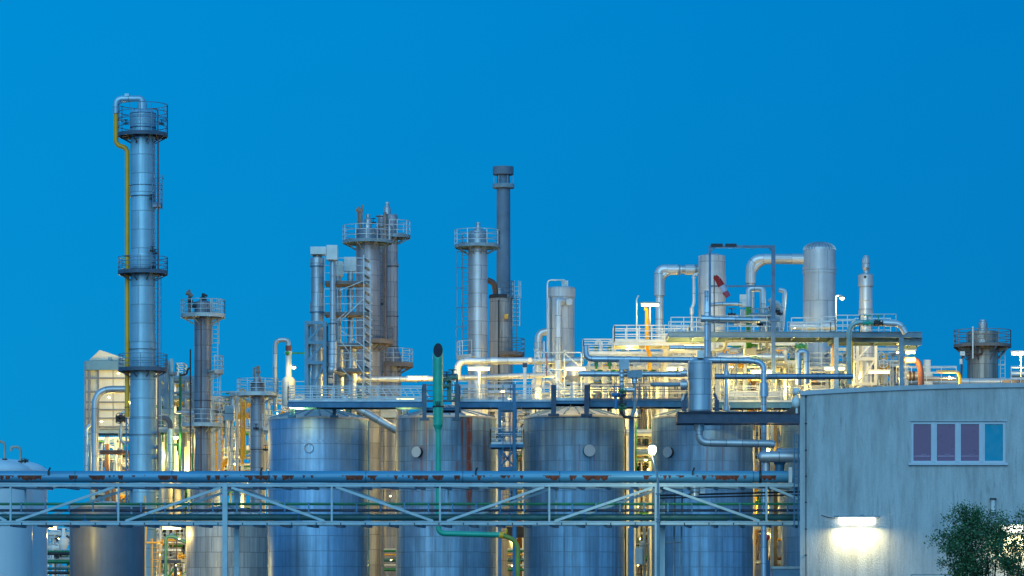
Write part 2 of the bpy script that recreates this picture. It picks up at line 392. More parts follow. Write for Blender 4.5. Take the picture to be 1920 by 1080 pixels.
def platform(parent, px, D, ytop, th, rin, rout, railpx, a0=0, a1=360, m=None, rm=None, br=8, levels=3, brh=None):
    cx, cy = X(px, D), D; z1 = Z(ytop, D); z0 = Z(ytop + th, D); ri, ro = W(rin, D), W(rout, D)
    mb = MB(); mb.arc(cx, cy, ri, ro, z1 - .07, z1, a0, a1)
    mb.arc(cx, cy, ro - .03, ro + .03, z0, z1 + .08, a0, a1)
    o = part('platform', mb, m or greysteel, parent)
    b2 = MB(); hgt = brh or (ro - ri) * .5
    for i in range(br):
        t = R(a0 + (a1 - a0) * (i + .5) / br); c, s = math.cos(t), math.sin(t)
        b2.beam((cx + ri * c, cy + ri * s, z0 - hgt), (cx + (ro - .1) * c, cy + (ro - .1) * s, z0 - .02), .06, .07)
        b2.beam((cx + ri * c, cy + ri * s, z0 + .02), (cx + ro * c, cy + ro * s, z0 + .02), .10, .12)
    part('bracket', b2, m or greysteel, o)
    if railpx:
        mb = MB(); pts = ring_pts(cx, cy, ro, z1, a0, a1)
        h = W(railpx, D)
        for k in range(levels): mb.wire([p + Vector((0, 0, h * (k + 1) / levels)) for p in pts], .045)
        n = max(3, round(len(pts) / 2.4)); n = max(n, 4)
        for i in range(n + 1):
            q = pts[min(len(pts) - 1, round(i * (len(pts) - 1) / n))]; mb.beam(q, q + Vector((0, 0, h)), .05)
        part('railing', mb, rm or railmat, o)
    return o
def ladder(parent, px, D, y0, y1, dy=0, cage=True, m=None, w=.5, side=-1, cy0=None):
    x, y = X(px, D), D + dy; z0, z1 = Z(y1, D), Z(y0, D); mb = MB()
    for s in (-1, 1): mb.beam((x + s * w / 2, y, z0), (x + s * w / 2, y, z1), .06)
    n = int((z1 - z0) / .33)
    for i in range(n): mb.beam((x - w / 2, y, z0 + i * .33 + .1), (x + w / 2, y, z0 + i * .33 + .1), .03)
    o = part('ladder', mb, m or railmat, parent)
    if cage:
        cb = MB(); zc = z0 + 2.2 if cy0 is None else Z(cy0, D)
        zz = zc
        while zz <= z1:
            cb.wire([Vector((x + .38 * math.cos(R(t)), y + side * .72 * math.sin(R(t)), zz)) for t in range(0, 181, 30)], .035); zz += 1.5
        for t in (20, 65, 115, 160): cb.beam((x + .38 * math.cos(R(t)), y + side * .72 * math.sin(R(t)), zc), (x + .38 * math.cos(R(t)), y + side * .72 * math.sin(R(t)), z1), .035)
        part('safety_cage', cb, m or railmat, o)
    return o
def pp(pts, D):   # pixel path, optional third value = own depth
    return [P(p[0], p[1], p[2] if len(p) > 2 else D) for p in pts]
def pipe_mb(pts, r, D, br=None, seg=12):
    rr = W(r, D); return MB().tube(bend(pp(pts, D), br if br is not None else max(rr * 3.2, .25)), rr, seg)
USED = {}
def pipe(pts, r, D, m, label, fl=(), collar=(), group=None, br=None, name='process_pipe', cat='pipe', seg=14, fm=None):
    root = single(name, pipe_mb(pts, r, D, br, seg), m, label, cat, base=P(pts[0][0], pts[0][1], D), group=group)
    v = pp(pts, D); rr = W(r, D)
    for (px, py) in fl:           # a bolted flange or a cladding collar at this pixel
        q = P(px, py, D)
        best = min(zip(v, v[1:]), key=lambda ab: abs((q - ab[0]).length + (q - ab[1]).length - (ab[1] - ab[0]).length))
        a, b = best; t = (b - a).normalized(); c = a + t * (q - a).dot(t)
        part('flange', MB().tube([c - t * .07, c + t * .07], rr * 1.35, 16), fm or m, root)
    for (px, py, ln, k) in collar:
        q = P(px, py, D); best = min(zip(v, v[1:]), key=lambda ab: abs((q - ab[0]).length + (q - ab[1]).length - (ab[1] - ab[0]).length))
        a, b = best; t = (b - a).normalized(); c = a + t * (q - a).dot(t); h = W(ln, D) / 2
        part('collar', MB().tube([c - t * h, c + t * h], rr * k, 16), fm or m, root)
    return root
def pipe_part(parent, name, pts, r, D, m, br=None, seg=12, label=None): return part(name, pipe_mb(pts, r, D, br, seg), m, parent, label)
def valve_part(parent, px, py, D, s, m, wm=None, up=True):
    c = P(px, py, D); mb = MB(); mb.sphere(c, s * .9); mb.tube([c - Vector((s * 1.6, 0, 0)), c + Vector((s * 1.6, 0, 0))], s * .55, 10)
    for k in (-1, 1): mb.tube([c + Vector((k * s * 1.3, 0, 0)), c + Vector((k * s * 1.6, 0, 0))], s * .95, 12)
    o = part('valve', mb, m, parent)
    w = MB(); d = Vector((0, 0, 1)) if up else Vector((0, -1, 0)); q = c + d * s * 2.6
    w.tube([c, q], s * .2, 8)
    a = Vector((1, 0, 0)); b = d.cross(a)
    pts = [q + (a * math.cos(R(t)) + b * math.sin(R(t))) * s * 1.3 for t in range(0, 361, 30)]
    w.wire(pts, s * .22); w.wire([pts[0], pts[6]], s * .18); w.wire([pts[3], pts[9]], s * .18)
    part('handwheel', w, wm or m, o)
    return o
LK = 0.36
def lamp_light(name, loc, power, parent, r=.08, col=(1.0, .70, .18)):
    l = bpy.data.lights.new(name, 'POINT'); l.energy = power * LK; l.color = col; l.shadow_soft_size = r
    o = bpy.data.objects.new(name, l); COL.objects.link(o); o.parent = parent; o.location = Vector(loc) - BASE[parent.name]
    return o
def tube_lamp(px, py, w, D, label, power=900, pole=None, group='strip lights about the plant', h=5, pm=None, off=.35):
    root = thing('strip_light', label, 'lamp', P(px, py, D), group)
    a, b = P(px - w / 2, py, D), P(px + w / 2, py, D); r = W(h / 2, D)
    part('lamp_tube', MB().tube([a, b], r, 10), tube_e, root)
    hb = MB(); z = Vector((0, 0, r + .05)); hb.beam(a + z - Vector((.08, 0, 0)), b + z + Vector((.08, 0, 0)), r * 2.6, .09)
    part('housing', hb, pm or white, root)
    if pole:
        x, y1 = pole; q = MB(); q.tube([P(x, py - h * .7, D + .25), P(x, y1, D + .25)], .045, 8); part('pole', q, pm or white, root)
    lamp_light('lamp_light', P(px, py, D) + Vector((0, -.12, -r - off)), power, root)
    return root
def spot_lamp(px, py, D, r, label, power=600, pole=None, m=None, group='small floodlights about the plant'):
    root = thing('floodlight', label, 'lamp', P(px, py, D), group)
    c = P(px, py, D); rr = W(r, D)
    part('bulb', MB().sphere(c, rr, sz=.8), spot_e, root)
    hb = MB(); hb.lathe(c.x, c.y, [(rr * 1.15, c.z + rr * .25), (rr * 1.1, c.z + rr * .7), (rr * .4, c.z + rr * 1.1)], 14); part('hood', hb, greysteel, root)
    if pole:
        pts = [P(p[0], p[1], D) for p in pole]
        part('pole', MB().tube(bend([c + Vector((0, 0, rr))] + pts, .35), .05, 8), m or white, root)
    lamp_light('lamp_light', c + Vector((0, -rr - .1, -rr - .15)), power, root)
    return root
def walkway(x0, x1, yt, yb, D, rail, depth=2.2, m=None, rm=None, label='', legs=(), legy=900, back=True, group=None, levels=3, step=1.55, mid=None, cat='walkway', sides=True, railx=None):
    root = thing('walkway', label, cat, P((x0 + x1) / 2, yb, D), group)
    a, b = X(x0, D), X(x1, D); zt, zb = Z(yt, D), Z(yb, D); m = m or bluesteel
    db = MB(); db.box(a, b, D + .05, D + depth - .05, zt - .06, zt - .02)
    part('deck', db, m, root)
    eb = MB()
    for y in (D, D + depth): eb.ibeam((a, y, (zt + zb) / 2), (b, y, (zt + zb) / 2), .14, zt - zb, .035)
    n = max(2, int((b - a) / 1.6))
    for i in range(n + 1):
        x = a + (b - a) * i / n; eb.beam((x, D, (zt + zb) / 2), (x, D + depth, (zt + zb) / 2), .08, (zt - zb) * .7)
    part('edge_beam', eb, m, root)
    if rail:
        h = zt - zb and W(rail, D)
        ra, rb = (X(railx[0], D), X(railx[1], D)) if railx else (a, b)
        r1 = MB(); rail_path(r1, [(ra, D, zt), (rb, D, zt)], h, step, levels=levels); part('railing', r1, rm or railmat, root)
        if back:
            r2 = MB(); pts = [(ra, D + depth, zt), (rb, D + depth, zt)]
            rail_path(r2, ([(ra, D, zt)] + pts + [(rb, D, zt)]) if sides else pts, h, step, levels=levels); part('railing', r2, rm or railmat, root)
    for lx in legs:
        for y in (D + .1, D + depth - .1):
            lb = MB(); lb.ibeam if False else None
            lb.beam((X(lx, D), y, Z(legy, D)), (X(lx, D), y, zb - .002), .2); part('leg', lb, m, root)
    return root
def frame(x0x1, levels, ybot, D, depth, m, label, w=.2, posts=None, braces=(), cat='steel frame', group=None, bh=.22, ytop=None, name='steel_frame'):
    x0, x1 = x0x1; posts = posts or [x0, x1]
    root = thing(name, label, cat, P((x0 + x1) / 2, ybot, D), group)
    zt = Z(ytop if ytop is not None else min(levels), D) + bh / 2
    for p in posts:
        for y in (D, D + depth): part('post', MB().beam((X(p, D), y, Z(ybot, D)), (X(p, D), y, zt), w), m, root)
    for lv in levels:
        z = Z(lv, D)
        for y in (D, D + depth): part('beam', MB().beam((X(x0, D), y, z), (X(x1, D), y, z), w * .85, bh), m, root)
        cb = MB()
        for p in posts: cb.beam((X(p, D), D, z), (X(p, D), D + depth, z), w * .8, bh * .9)
        part('cross_beam', cb, m, root)
    for (ax, ay, bx, by) in braces:
        part('brace', MB().beam(P(ax, ay, D - .02), P(bx, by, D - .02), w * .6), m, root)
    return root
def vessel(px, D, prof, m, label, name='vessel', cat='vessel', seg=40, sm=False, group=None, part_name='shell'):
    root = thing(name, label, cat, P(px, prof[-1][0], D), group)
    part(part_name, lpx(MB(), px, D, list(reversed(prof)), seg, (True, True), sm), m, root)
    return root
def ringband(parent, px, D, y0, y1, r, m, name='band'):
    return part(name, lpx(MB(), px, D, [(y1, r), (y0, r)], 40), m, parent)
def hpipe_label(*a): return ' '.join(a)
# ---------------------------------------------------------------- ground
mb = MB(); s_ = 3000
mb.v = [(-s_, -200, 0), (s_, -200, 0), (s_, 5000, 0), (-s_, 5000, 0)]; mb.face((0, 1, 2, 3), [(0, 0), (1, 0), (1, 1), (0, 1)])
single('ground', mb, mat('yard_asphalt', (0.06, 0.06, 0.062), .85, 0, 'plain', ns=.3), None, None, base=(0, 0, 0), kind='structure')
# ---------------------------------------------------------------- pipe bridge
D = 167.0; DB = 2.5; SK = .36
BM = mat('bridge_paint', (0.38, 0.52, 0.57), .5, 0, 'plain', rust=.25, dirt=.2)
root = thing('pipe_bridge', 'long pale steel lattice pipe bridge crossing in front of the tanks to the grey building', 'pipe bridge', P(822, 1186, D))
def bx(px, back): return X(px, D) + (SK if back else 0)
tx = [20, 222, 422, 622, 825, 1030, 1232, 1437]
for back in (0, 1):
    y = D + back * DB; xl = X(-30, D); xr = X(1499, D) - (.0 if not back else .0)
    for yt, yb in ((906, 912.5), (977.5, 984)):
        part('chord', MB().ibeam((xl, y, (Z(yt, D) + Z(yb, D)) / 2), (xr, y, (Z(yt, D) + Z(yb, D)) / 2), .16, Z(yt, D) - Z(yb, D), .05).beam((xl, y, (Z(yt, D) + Z(yb, D)) / 2), (xr, y, (Z(yt, D) + Z(yb, D)) / 2), .12, (Z(yt, D) - Z(yb, D)) * .98), BM, root)
    for t in tx:
        if t in (422, 1232): continue
        part('upright', MB().beam((bx(t, back), y, Z(977.5, D)), (bx(t, back), y, Z(912.5, D)), .09, .12), BM, root)
    for a, b, c, d in ((-40, 950, 12, 977), (30, 977, 215, 913), (235, 977, 414, 914), (434, 914, 608, 977), (630, 913, 812, 977), (838, 977, 1020, 913), (1040, 977, 1224, 914), (1244, 914, 1424, 977), (1443, 913, 1498, 936)):
        part('diagonal', MB().beam((bx(a, back), y, Z(b, D)), (bx(c, back), y, Z(d, D)), .10, .12), BM, root)
for t in (422, 1232):
    zt = Z(905.5, D); zm = Z(985, D)
    part('column', MB().beam((bx(t, 0), D - .02, 0), (bx(t, 0), D - .02, zt), .24, .22), BM, root)
    part('column', MB().beam((bx(t, 1), D + DB, 0), (bx(t, 1), D + DB, zt), .24, .22), BM, root)
    cb = MB(); cb.beam((bx(t, 0) + .16, D + .2, 0), (bx(t, 0) + .02, D + .2, zm), .14); part('stiffener', cb, BM, root)
db = MB(); i = -30
while i < 1495:
    for yy in (909, 981): db.beam((X(i, D), D + .1, Z(yy, D) - .1), (X(i, D) + SK, D + DB - .1, Z(yy, D) - .1), .12, .14)
    i += 50.6
part('crossbar', db, greysteel, root)
wb = MB(); i = 5
while i < 1495:
    wb.beam((X(i, D), D, Z(909, D) - .12), (X(i + 50, D) + SK, D + DB, Z(909, D) - .12), .09, .05); i += 101.2
part('wind_brace', wb, greysteel, root)
bl = MB(); i = -5
while i < 1490: bl.box(X(i, D) - .02, X(i, D) + .02, D - .115, D - .08, Z(984.5, D), Z(980, D)); i += 46
part('joint_plate', bl, darkm, root)
pr = W(11, 168.3)
root = single('pipeline', MB().tube([P(-40, 894, 168.3), P(400, 894, 168.3), P(900, 894, 168.3), P(1488, 894, 168.3)], pr, 28),
    mat('rust_patched_pipe_paint', (0.09, 0.31, 0.47), .42, .15, 'rustpipe', seam=pr * 2.93, len=pr * 1.1), 'thick blue grey pipeline with red rust patches lying on top of the bridge', 'pipeline', base=P(700, 906, 168.3))
for x in (92, 490, 893, 1300): part('drain_stub', MB().beam(P(x - 2, 886, 168.25), P(x + 2, 877, 168.1), .06).beam(P(x - 1, 890, 168.0), P(x - 1, 884, 168.0), .09), darkm, root)
for x in (1425,): part('clamp', MB().tube([P(x - 2.5, 894, 168.3), P(x + 2.5, 894, 168.3)], pr * 1.04, 28), darkm, root)
for y, r, m, d, nm, lb in ((945, 2.5, lime if False else green, 167.9, 'pipe', 'thin bright green pipe running the length of the bridge below its top chord'),
                      (957, 2.5, navy, 167.7, 'pipe', 'thin navy blue pipe slung under the green pipe inside the bridge')):
    single('small_pipe', MB().tube([P(-40, y, d), P(700, y, d), P(1499, y, d)], W(r, d), 12), m, lb, nm)
rt = single('bridge_main', MB().tube([P(-40, 970, 168.2), P(700, 970, 168.2), P(1499, 970, 168.2)], W(6.2, 168.2), 18), tealpipe, 'thicker dull teal pipe resting on the lower chord of the bridge', 'pipe')
for x in (160, 290, 560, 690, 955, 1095, 1370): part('clamp', MB().tube([P(x - 1.5, 970, 168.2), P(x + 1.5, 970, 168.2)], W(7, 168.2), 16).box(X(x, 168) - .15, X(x, 168) + .15, 168.0, 168.4, Z(980, 168), Z(975, 168)), bluesteel, rt)
i = 40
hg = thing('pipe_hanger', 'row of small blue clamps tying the navy pipe to the green pipe', 'pipe clamp', P(700, 945, 167.8))
while i < 1490:
    part('clamp', MB().beam(P(i, 960, 167.55), P(i, 942, 167.7), .07, .06), bluesteel, hg); i += 44.9
for x0, x1, y0, y1, r in ((1236, 1500, 929, 922, 1.8), (1236, 1500, 934, 928, 1.5)):
    single('small_pipe', MB().tube([P(x0, y0, 169), P(x1, y1, 169)], W(r, 169), 10), darkm, ('upper' if r > 1.6 else 'lower') + ' of two thin dark pipes under the right end of the bridge top chord', 'pipe')
# small drum hanging under bridge
vb = vessel(1303, 168.2, [(912, 10), (922, 10), (924, 8), (930, 8)], silver2, 'small silver drum hanging below the bridge top beside the lamp mast', 'drum', 'drum'); part('side_box', MB().box(X(1312, 168), X(1322, 168), 168, 168.4, Z(925, 168), Z(915, 168)), silver2, vb)
# ---------------------------------------------------------------- foreground street lamp
D2 = 162.0
root = thing('street_lamp', 'glowing globe lamp on a slim leaning grey mast in front of the bridge', 'street lamp', P(1234, 1189, D2))
part('mast', MB().tube([Vector((X(1234, D2), D2, 0)), P(1234, 986, D2), P(1233.6, 900, D2), P(1230, 880, D2), P(1225, 857, D2)], [.07, .07, .06, .05, .045], 10), greysteel, root)
for y in (926, 973, 978): part('clamp', MB().tube([P(1234, y - 1.3, D2), P(1234, y + 1.3, D2)], .12, 12), greysteel, root)
c = P(1223, 844, D2); part('globe', MB().lathe(c.x, c.y, [(.09, c.z - .2), (.17, c.z - .1), (.19, c.z + .04), (.17, c.z + .16), (.1, c.z + .21)], 16), mat('lit_globe', (.97, 1.0, .72), .5, 0, 'emit', e=8), root)
part('cap', MB().lathe(c.x, c.y, [(.15, c.z + .19), (.13, c.z + .24), (.03, c.z + .27)], 14), white, root)
lamp_light('lamp_light', c + Vector((0, .1, -.4)), 1100, root, col=(.95, 1, .6))
# ---------------------------------------------------------------- office building, right
D = 155.0
plaster = mat('weathered_plaster', (0.47, 0.50, 0.50), .85, 0, 'plaster')
root = thing('grey_building', 'grey rendered building with a four pane window and low curved roof edge', 'building', P(1740, 1231, D))
xl, xr = X(1500, D), X(2150, D)
wx0, wx1, wz0, wz1 = X(1708, D), X(1886, D), Z(868, D), Z(790, D)
vx0, vx1, vz0, vz1 = X(1709, D), X(1790, D), Z(1140, D), Z(1077, D)
def roofz(px): 
    return Z(733 - 15 * math.sin(min(max((px - 1500) / 700, 0), 1) * math.pi * .78) ** .9 if px > 1500 else 733, D)
wl = MB()
xsn = [xl] + [X(1500 + k * 26, D) for k in range(1, 25)] + [xr]
cuts = sorted(set([round(v, 4) for v in xsn + [wx0, wx1, vx1]]))
cuts = [c for c in cuts if not any(abs(c - q) < .12 and c != round(q, 4) for q in (wx0, wx1, vx1))]
pxof = lambda x: x / D * S + 960
for a, b in zip(cuts, cuts[1:]):
    mid = (a + b) / 2; segs = [0.0]
    zs = [0, vz0, vz1, wz0, wz1, None]
    for k in range(5):
        if wx0 < mid < wx1 and k == 3: continue
        if vx0 - .05 < mid < vx1 and k == 1: continue
        z0, z1 = zs[k], zs[k + 1]
        zz = [z0, z0, z1, z1] if z1 is not None else [z0, z0, roofz(pxof(b)) - .02, roofz(pxof(a)) - .02]
        bs = len(wl.v); wl.v.extend([(a, D, zz[0]), (b, D, zz[1]), (b, D, zz[2]), (a, D, zz[3])]); wl.face((bs, bs + 1, bs + 2, bs + 3), [(0, 0)] * 4)
def reveal(x0, x1, z0, z1, dp=.16):
    for q in (((x0, D, z0), (x0, D + dp, z0), (x0, D + dp, z1), (x0, D, z1)), ((x1, D, z0), (x1, D + dp, z0), (x1, D + dp, z1), (x1, D, z1)),
              ((x0, D, z1), (x1, D, z1), (x1, D + dp, z1), (x0, D + dp, z1)), ((x0, D, z0), (x1, D, z0), (x1, D + dp, z0), (x0, D + dp, z0))):
        bs = len(wl.v); wl.v.extend(q); wl.face((bs, bs + 1, bs + 2, bs + 3), [(0, 0)] * 4)
reveal(wx0, wx1, wz0, wz1); reveal(vx0, vx1, vz0, vz1)
bs = len(wl.v); wl.v.extend([(xl, D, 0), (X(1503, D + 18), D + 18, 0), (X(1503, D + 18), D + 18, roofz(1500) - .1), (xl, D, roofz(1500) - .1)]); wl.face((bs, bs + 1, bs + 2, bs + 3), [(0, 0)] * 4)
part('wall', wl, plaster, root)
rf = MB()
for a, b in zip(cuts, cuts[1:]):
    za, zb = roofz(pxof(a)), roofz(pxof(b)); bs = len(rf.v)
    for y0, y1, t in ((D - .09, D + 18, 0),):
        ka = X(1503, D + 18) - xl if a < xl + .01 else 0
        rf.v.extend([(a, y0, za), (b, y0, zb), (b, y1, zb), (a + ka, y1, za), (a, y0, za - .2), (b, y0, zb - .2), (b, D, zb - .2), (a, D, za - .2)])
        for q in ((0, 1, 2, 3), (4, 5, 1, 0), (7, 6, 5, 4)): rf.face(tuple(bs + i for i in q), [(0, 0)] * 4)
part('roof', rf, mat('pale_roof_edge', (0.42, 0.47, 0.50), .6, 0, 'plain', dirt=.25), root)
fm = mat('window_frame_paint', (0.48, 0.54, 0.60), .4, 0, 'plain', dirt=.1)
win = MB(); yw = D + .06
def wbar(mb, x0, x1, z0, z1, y=yw, t=.08): mb.box(x0, x1, y, y + t, z0, z1)
g = .0
for x0, x1 in ((1708, 1713), (1746, 1757), (1791, 1802), (1836, 1847), (1881, 1886)): wbar(win, X(x0, D), X(x1, D), wz0, wz1)
for y0, y1 in ((868, 864), (795, 790)):
    for x0, x1 in ((1713, 1746), (1757, 1791), (1802, 1836), (1847, 1881)): wbar(win, X(x0, D), X(x1, D), Z(y0, D), Z(y1, D))
wo = part('window', win, fm, root)
for k in (1747.5, 1792.5, 1837.5): part('mullion', MB().box(X(k, D), X(k + 6, D), yw - .03, yw - .002, wz0 + .05, wz1 - .05), fm, wo)
sashm = MB()
blind = mat('purple_window_blind', (0.19, 0.075, 0.15), .35, 0, 'plain', ns=.6, dirt=.12, coat=1)
for i, (x0, x1) in enumerate(((1713, 1746), (1757, 1791), (1802, 1836), (1847, 1881))):
    o = part('pane', MB().box(X(x0, D), X(x1, D), yw + .05, yw + .06, Z(864, D), Z(795, D)), blind if i < 3 else mat('blue_window_glass', (0.0, 0.25, 0.36), .12, 0, 'plain', ns=.4, dirt=.1), wo, label='pane backed by a purple blind' if i < 3 else 'clear blue pane without blind')
for k in ('purple_window_blind', 'blue_window_glass'):
    MATS[k].node_tree.nodes['Principled BSDF'].inputs['Coat Weight'].default_value = .5
for x0, x1 in ((1713, 1746), (1757, 1791), (1802, 1836)): part('reflection_dash', MB().box(X(x0, D) + .03, X(x1, D) - .03, yw + .035, yw + .048, Z(856, D), Z(854, D)).box(X(x0, D) + .35, X(x1, D) - .2, yw + .035, yw + .048, Z(852, D), Z(851.2, D)), mat('painted_reflection', (.42, .28, .42), .5), wo)  # pale bars painted in for the bright reflections low in the panes
part('sill', MB().box(wx0 - .12, wx1 + .08, D - .12, D + .05, wz0 - .1, wz0 - .003), fm, root)
part('lintel_strip', MB().box(wx0 - .08, wx1 + .08, D - .02, D + .02, wz1 + .003, wz1 + .05), MATS['pale_roof_edge'], root)
w2 = MB(); wbar(w2, vx0, vx1, vz1 - .1, vz1); wbar(w2, vx0, vx0 + .12, vz0, vz1 - .1); wbar(w2, vx1 - .12, vx1, vz0, vz1 - .1)
w2o = part('window', w2, white, root); part('pane', MB().box(vx0 + .12, vx1 - .12, yw + .04, yw + .06, vz0, vz1 - .1), blind, w2o)
for y in (744, 794, 844, 893, 942, 992, 1041): part('bolt', MB().box(X(1509, D), X(1513, D), D - .04, D - .002, Z(y + 1, D), Z(y - 1, D)), darkm, root)
part('downpipe', MB().tube([P(1511, 738, D - .06), P(1511, 1232, D - .06)], .018, 6), darkm, root)
# gutter outlet at the corner
part('gutter_head', MB().sphere((X(1494, D), D + .3, Z(733, D)), .17).sphere((X(1494, D), D + .3, Z(754, D)), .2, sz=1.3).tube([P(1494, 740, D + .3), P(1494, 775, D + .3)], .06, 8), white, root)
# wall pipe stub right
root2 = thing('wall_bracket', 'short pale pipe end fixed high on the wall above the bush', 'bracket', P(1862, 955, D))
part('tube', MB().tube([P(1862, 960, D - .15), P(1862, 936, D - .15)], .1, 12), white, root2); part('cap', MB().tube([P(1862, 937, D - .15), P(1862, 934, D - .15)], .15, 12), darkm, root2)
# wall lights
def wall_light(px, py, w, label, power):
    root = thing('wall_light', label, 'wall lamp', P(px, py, D), 'strip lights on the grey wall')
    a, b = X(px - w / 2, D), X(px + w / 2, D); z = Z(py, D)
    part('housing', MB().box(a - .12, b + .12, D - .34, D - .004, z + .02, z + .09).box(a + .6, a + .75, D - .1, D - .004, z + .09, z + .14).box(b - .75, b - .6, D - .1, D - .004, z + .09, z + .14), greysteel, root)
    d = MB(); n = 10
    secs = [[(x, D - .17 - .15 * math.cos(t), z - .02 - .28 * math.sin(t)) for t in [math.pi * k / n for k in range(n + 1)]] for x in (a + .12, b - .12)]
    d.rings(secs, [[0] * 12] * 2, [0, 1], closed=False); 
    for sct in secs: bs = len(d.v); d.v.extend(sct); d.face(tuple(range(bs, bs + n + 1)), [(0, 0)] * (n + 1))
    part('diffuser', d, mat('lit_wall_diffuser', (1, .97, .80), .5, 0, 'emit', e=6), root)
    l = bpy.data.lights.new('lamp_light', 'AREA'); l.shape = 'RECTANGLE'; l.size = b - a - .3; l.size_y = .16; l.energy = power; l.color = (1, .80, .36)
    lo = bpy.data.objects.new('lamp_light', l); COL.objects.link(lo); lo.parent = root; lo.location = Vector(((a + b) / 2, D - .34, z - .36)) - BASE[root.name]; lo.rotation_euler = (R(-12), 0, 0)
    return root
wr = wall_light(1606, 971, 76, 'lit strip light on the bare wall below and left of the window', 230)
part('cable', MB().tube([P(1566, 972, D - .05), P(1552, 970, D - .03), P(1540, 966, D - .02)], .015, 6), darkm, wr)
wall_light(1903, 985, 60, 'lit strip light on the wall hidden behind the bush', 230)
# ---------------------------------------------------------------- bush
random.seed(7)
D3 = 141.0
root = thing('leafy_bush', 'dark green leafy bush in front of the grey wall at the lower right', 'bush', P(1850, 1238, D3))
tips = []; bk = MB()
def grow(p, d, ln, r, lv):
    q = p + d * ln
    mid = p.lerp(q, .5) + Vector((random.uniform(-.05, .05), random.uniform(-.05, .05), 0)) * ln
    bk.tube([p, mid, q], [r, r * .8, r * .6], 6)
    if lv == 0: tips.append((q, d)); return
    if lv < 3: tips.append((mid, d))
    for k in range(random.choice((2, 3, 3))):
        v = Vector((random.gauss(0, 1), random.gauss(0, 1), random.gauss(0.25, .7))).normalized()
        nd = (d * 1.0 + v * .72).normalized(); grow(q, nd, ln * random.uniform(.62, .86), r * .6, lv - 1)
targets = [(1748, 1005, 0), (1790, 960, .4), (1822, 950, -.5), (1850, 955, .3), (1868, 985, 0), (1905, 985, .4), (1925, 975, -.3), (1790, 1010, -.6), (1835, 1010, .5), (1880, 1020, -.5), (1765, 1040, .2), (1810, 1050, -.8), (1940, 1010, 0), (1850, 1050, .8), (1900, 1050, -.8), (1800, 990, -1.0), (1940, 1040, .7), (1775, 1060, .7), (1800, 1030, .9), (1860, 1030, -.9), (1890, 1060, .3), (1830, 1065, .2), (1850, 985, .6), (1780, 985, .1), (1815, 975, .2), (1915, 1010, -.2), (1870, 1000, .3), (1770, 1075, -.3), (1925, 1070, .4)]
b0 = [P(1835, 1238, D3), P(1850, 1238, D3 + .3), P(1880, 1238, D3 - .1)]
for i, (tx_, ty_, dd) in enumerate(targets):
    tx_ += 26 if tx_ < 1790 else 14 if tx_ < 1815 else 4
    t = P(tx_, ty_, D3 + dd); s0 = b0[0 if tx_ < 1830 else 1 if tx_ < 1875 else 2]
    d = (t - s0); ln = d.length; d.normalize()
    m1 = s0 + d * (ln * .55) + Vector((random.uniform(-.15, .15), random.uniform(-.2, .2), .1))
    fork = s0 + d * (ln * .72); bk.tube([s0, m1, fork], [.05, .035, .028], 7)
    grow(fork, (t - fork).normalized(), ln * .11, .022, 3)
part('branch', bk, mat('bark', (0.05, 0.038, 0.028), .9, 0, 'plain'), root)
lf = MB()
for q, d in tips:
    for k in range(26):
        c = q + Vector((random.gauss(0, .15), random.gauss(0, .16), random.gauss(0, .14)))
        l_ = random.uniform(.06, .115); ax = Vector((random.gauss(0, 1), random.gauss(0, 1), random.gauss(.2, .7))).normalized(); sd2 = ax.orthogonal().normalized()
        sd2 = Matrix.Rotation(random.uniform(0, 6.28), 3, ax) @ sd2
        bs = len(lf.v); lf.v.extend([tuple(c), tuple(c + ax * l_ * .5 + sd2 * l_ * .33), tuple(c + ax * l_), tuple(c + ax * l_ * .5 - sd2 * l_ * .33)])
        lf.face((bs, bs + 1, bs + 2, bs + 3), [(0, 0)] * 4)
part('foliage', lf, mat('dark_leaf', (0.028, 0.088, 0.030), .5, 0, 'leaf'), root)
# ---------------------------------------------------------------- storage tanks
def tank(px, r, ytop, D, m, label, roof=26, hatch=None, group='large round storage tanks behind the bridge', roofm=None, ribs=20, rim=True):
    root = thing('storage_tank', label, 'storage tank', P(px, 0, D) * 0 + Vector((X(px, D), D, 0)), group)
    cx, rr, zt = X(px, D), W(r, D), Z(ytop, D)
    part('shell', MB().lathe(cx, D, [(rr, 0.0), (rr, zt)], 96, cap=(False, False)), m, root)
    rf = MB(); zr = zt + W(roof, D)
    rf.lathe(cx, D, [(rr + .06, zt - .12), (rr + .06, zt), (rr * .98, zt + .03), (rr * .12, zr)], 64, cap=(False, True)); ro = part('roof', rf, roofm or roofmat, root)
    if ribs:
        rb = MB()
        for k in range(ribs):
            t = 2 * math.pi * k / ribs + .1; c, s = math.cos(t), math.sin(t)
            rb.beam((cx + rr * .97 * c, D + rr * .97 * s, zt + .07), (cx + rr * .14 * c, D + rr * .14 * s, zr + .05), .1, .09)
        part('roof_rib', rb, greysteel, ro)
    if hatch:
        hx, hy, hr, hm = hatch; x = X(hx, D); dx = x - cx; yy = D - math.sqrt(rr * rr - dx * dx); z = Z(hy, D - rr)
        n = Vector((dx, yy - D, 0)).normalized(); c = Vector((x, yy, z)) + n * .05
        h = part('manhole', MB().tube([c - n * .3, c + n * .2], W(hr, D) * .94, 24), darkm, root)
        part('cover', MB().tube([c + n * .2, c + n * .27], W(hr, D), 24), hm, h)
    return root
hm = mat('pale_cover_plate', (0.44, 0.52, 0.58), .5, .2, 'plain', dirt=.1)
t1 = tank(596.5, 93.5, 786, 245, tankmat, 'smooth streaky stainless tank below the green pipe on its right, second silver tank row left end', 22, None)
t1['label'] = 'smooth brushed blue silver tank at the left end of the big tank row'
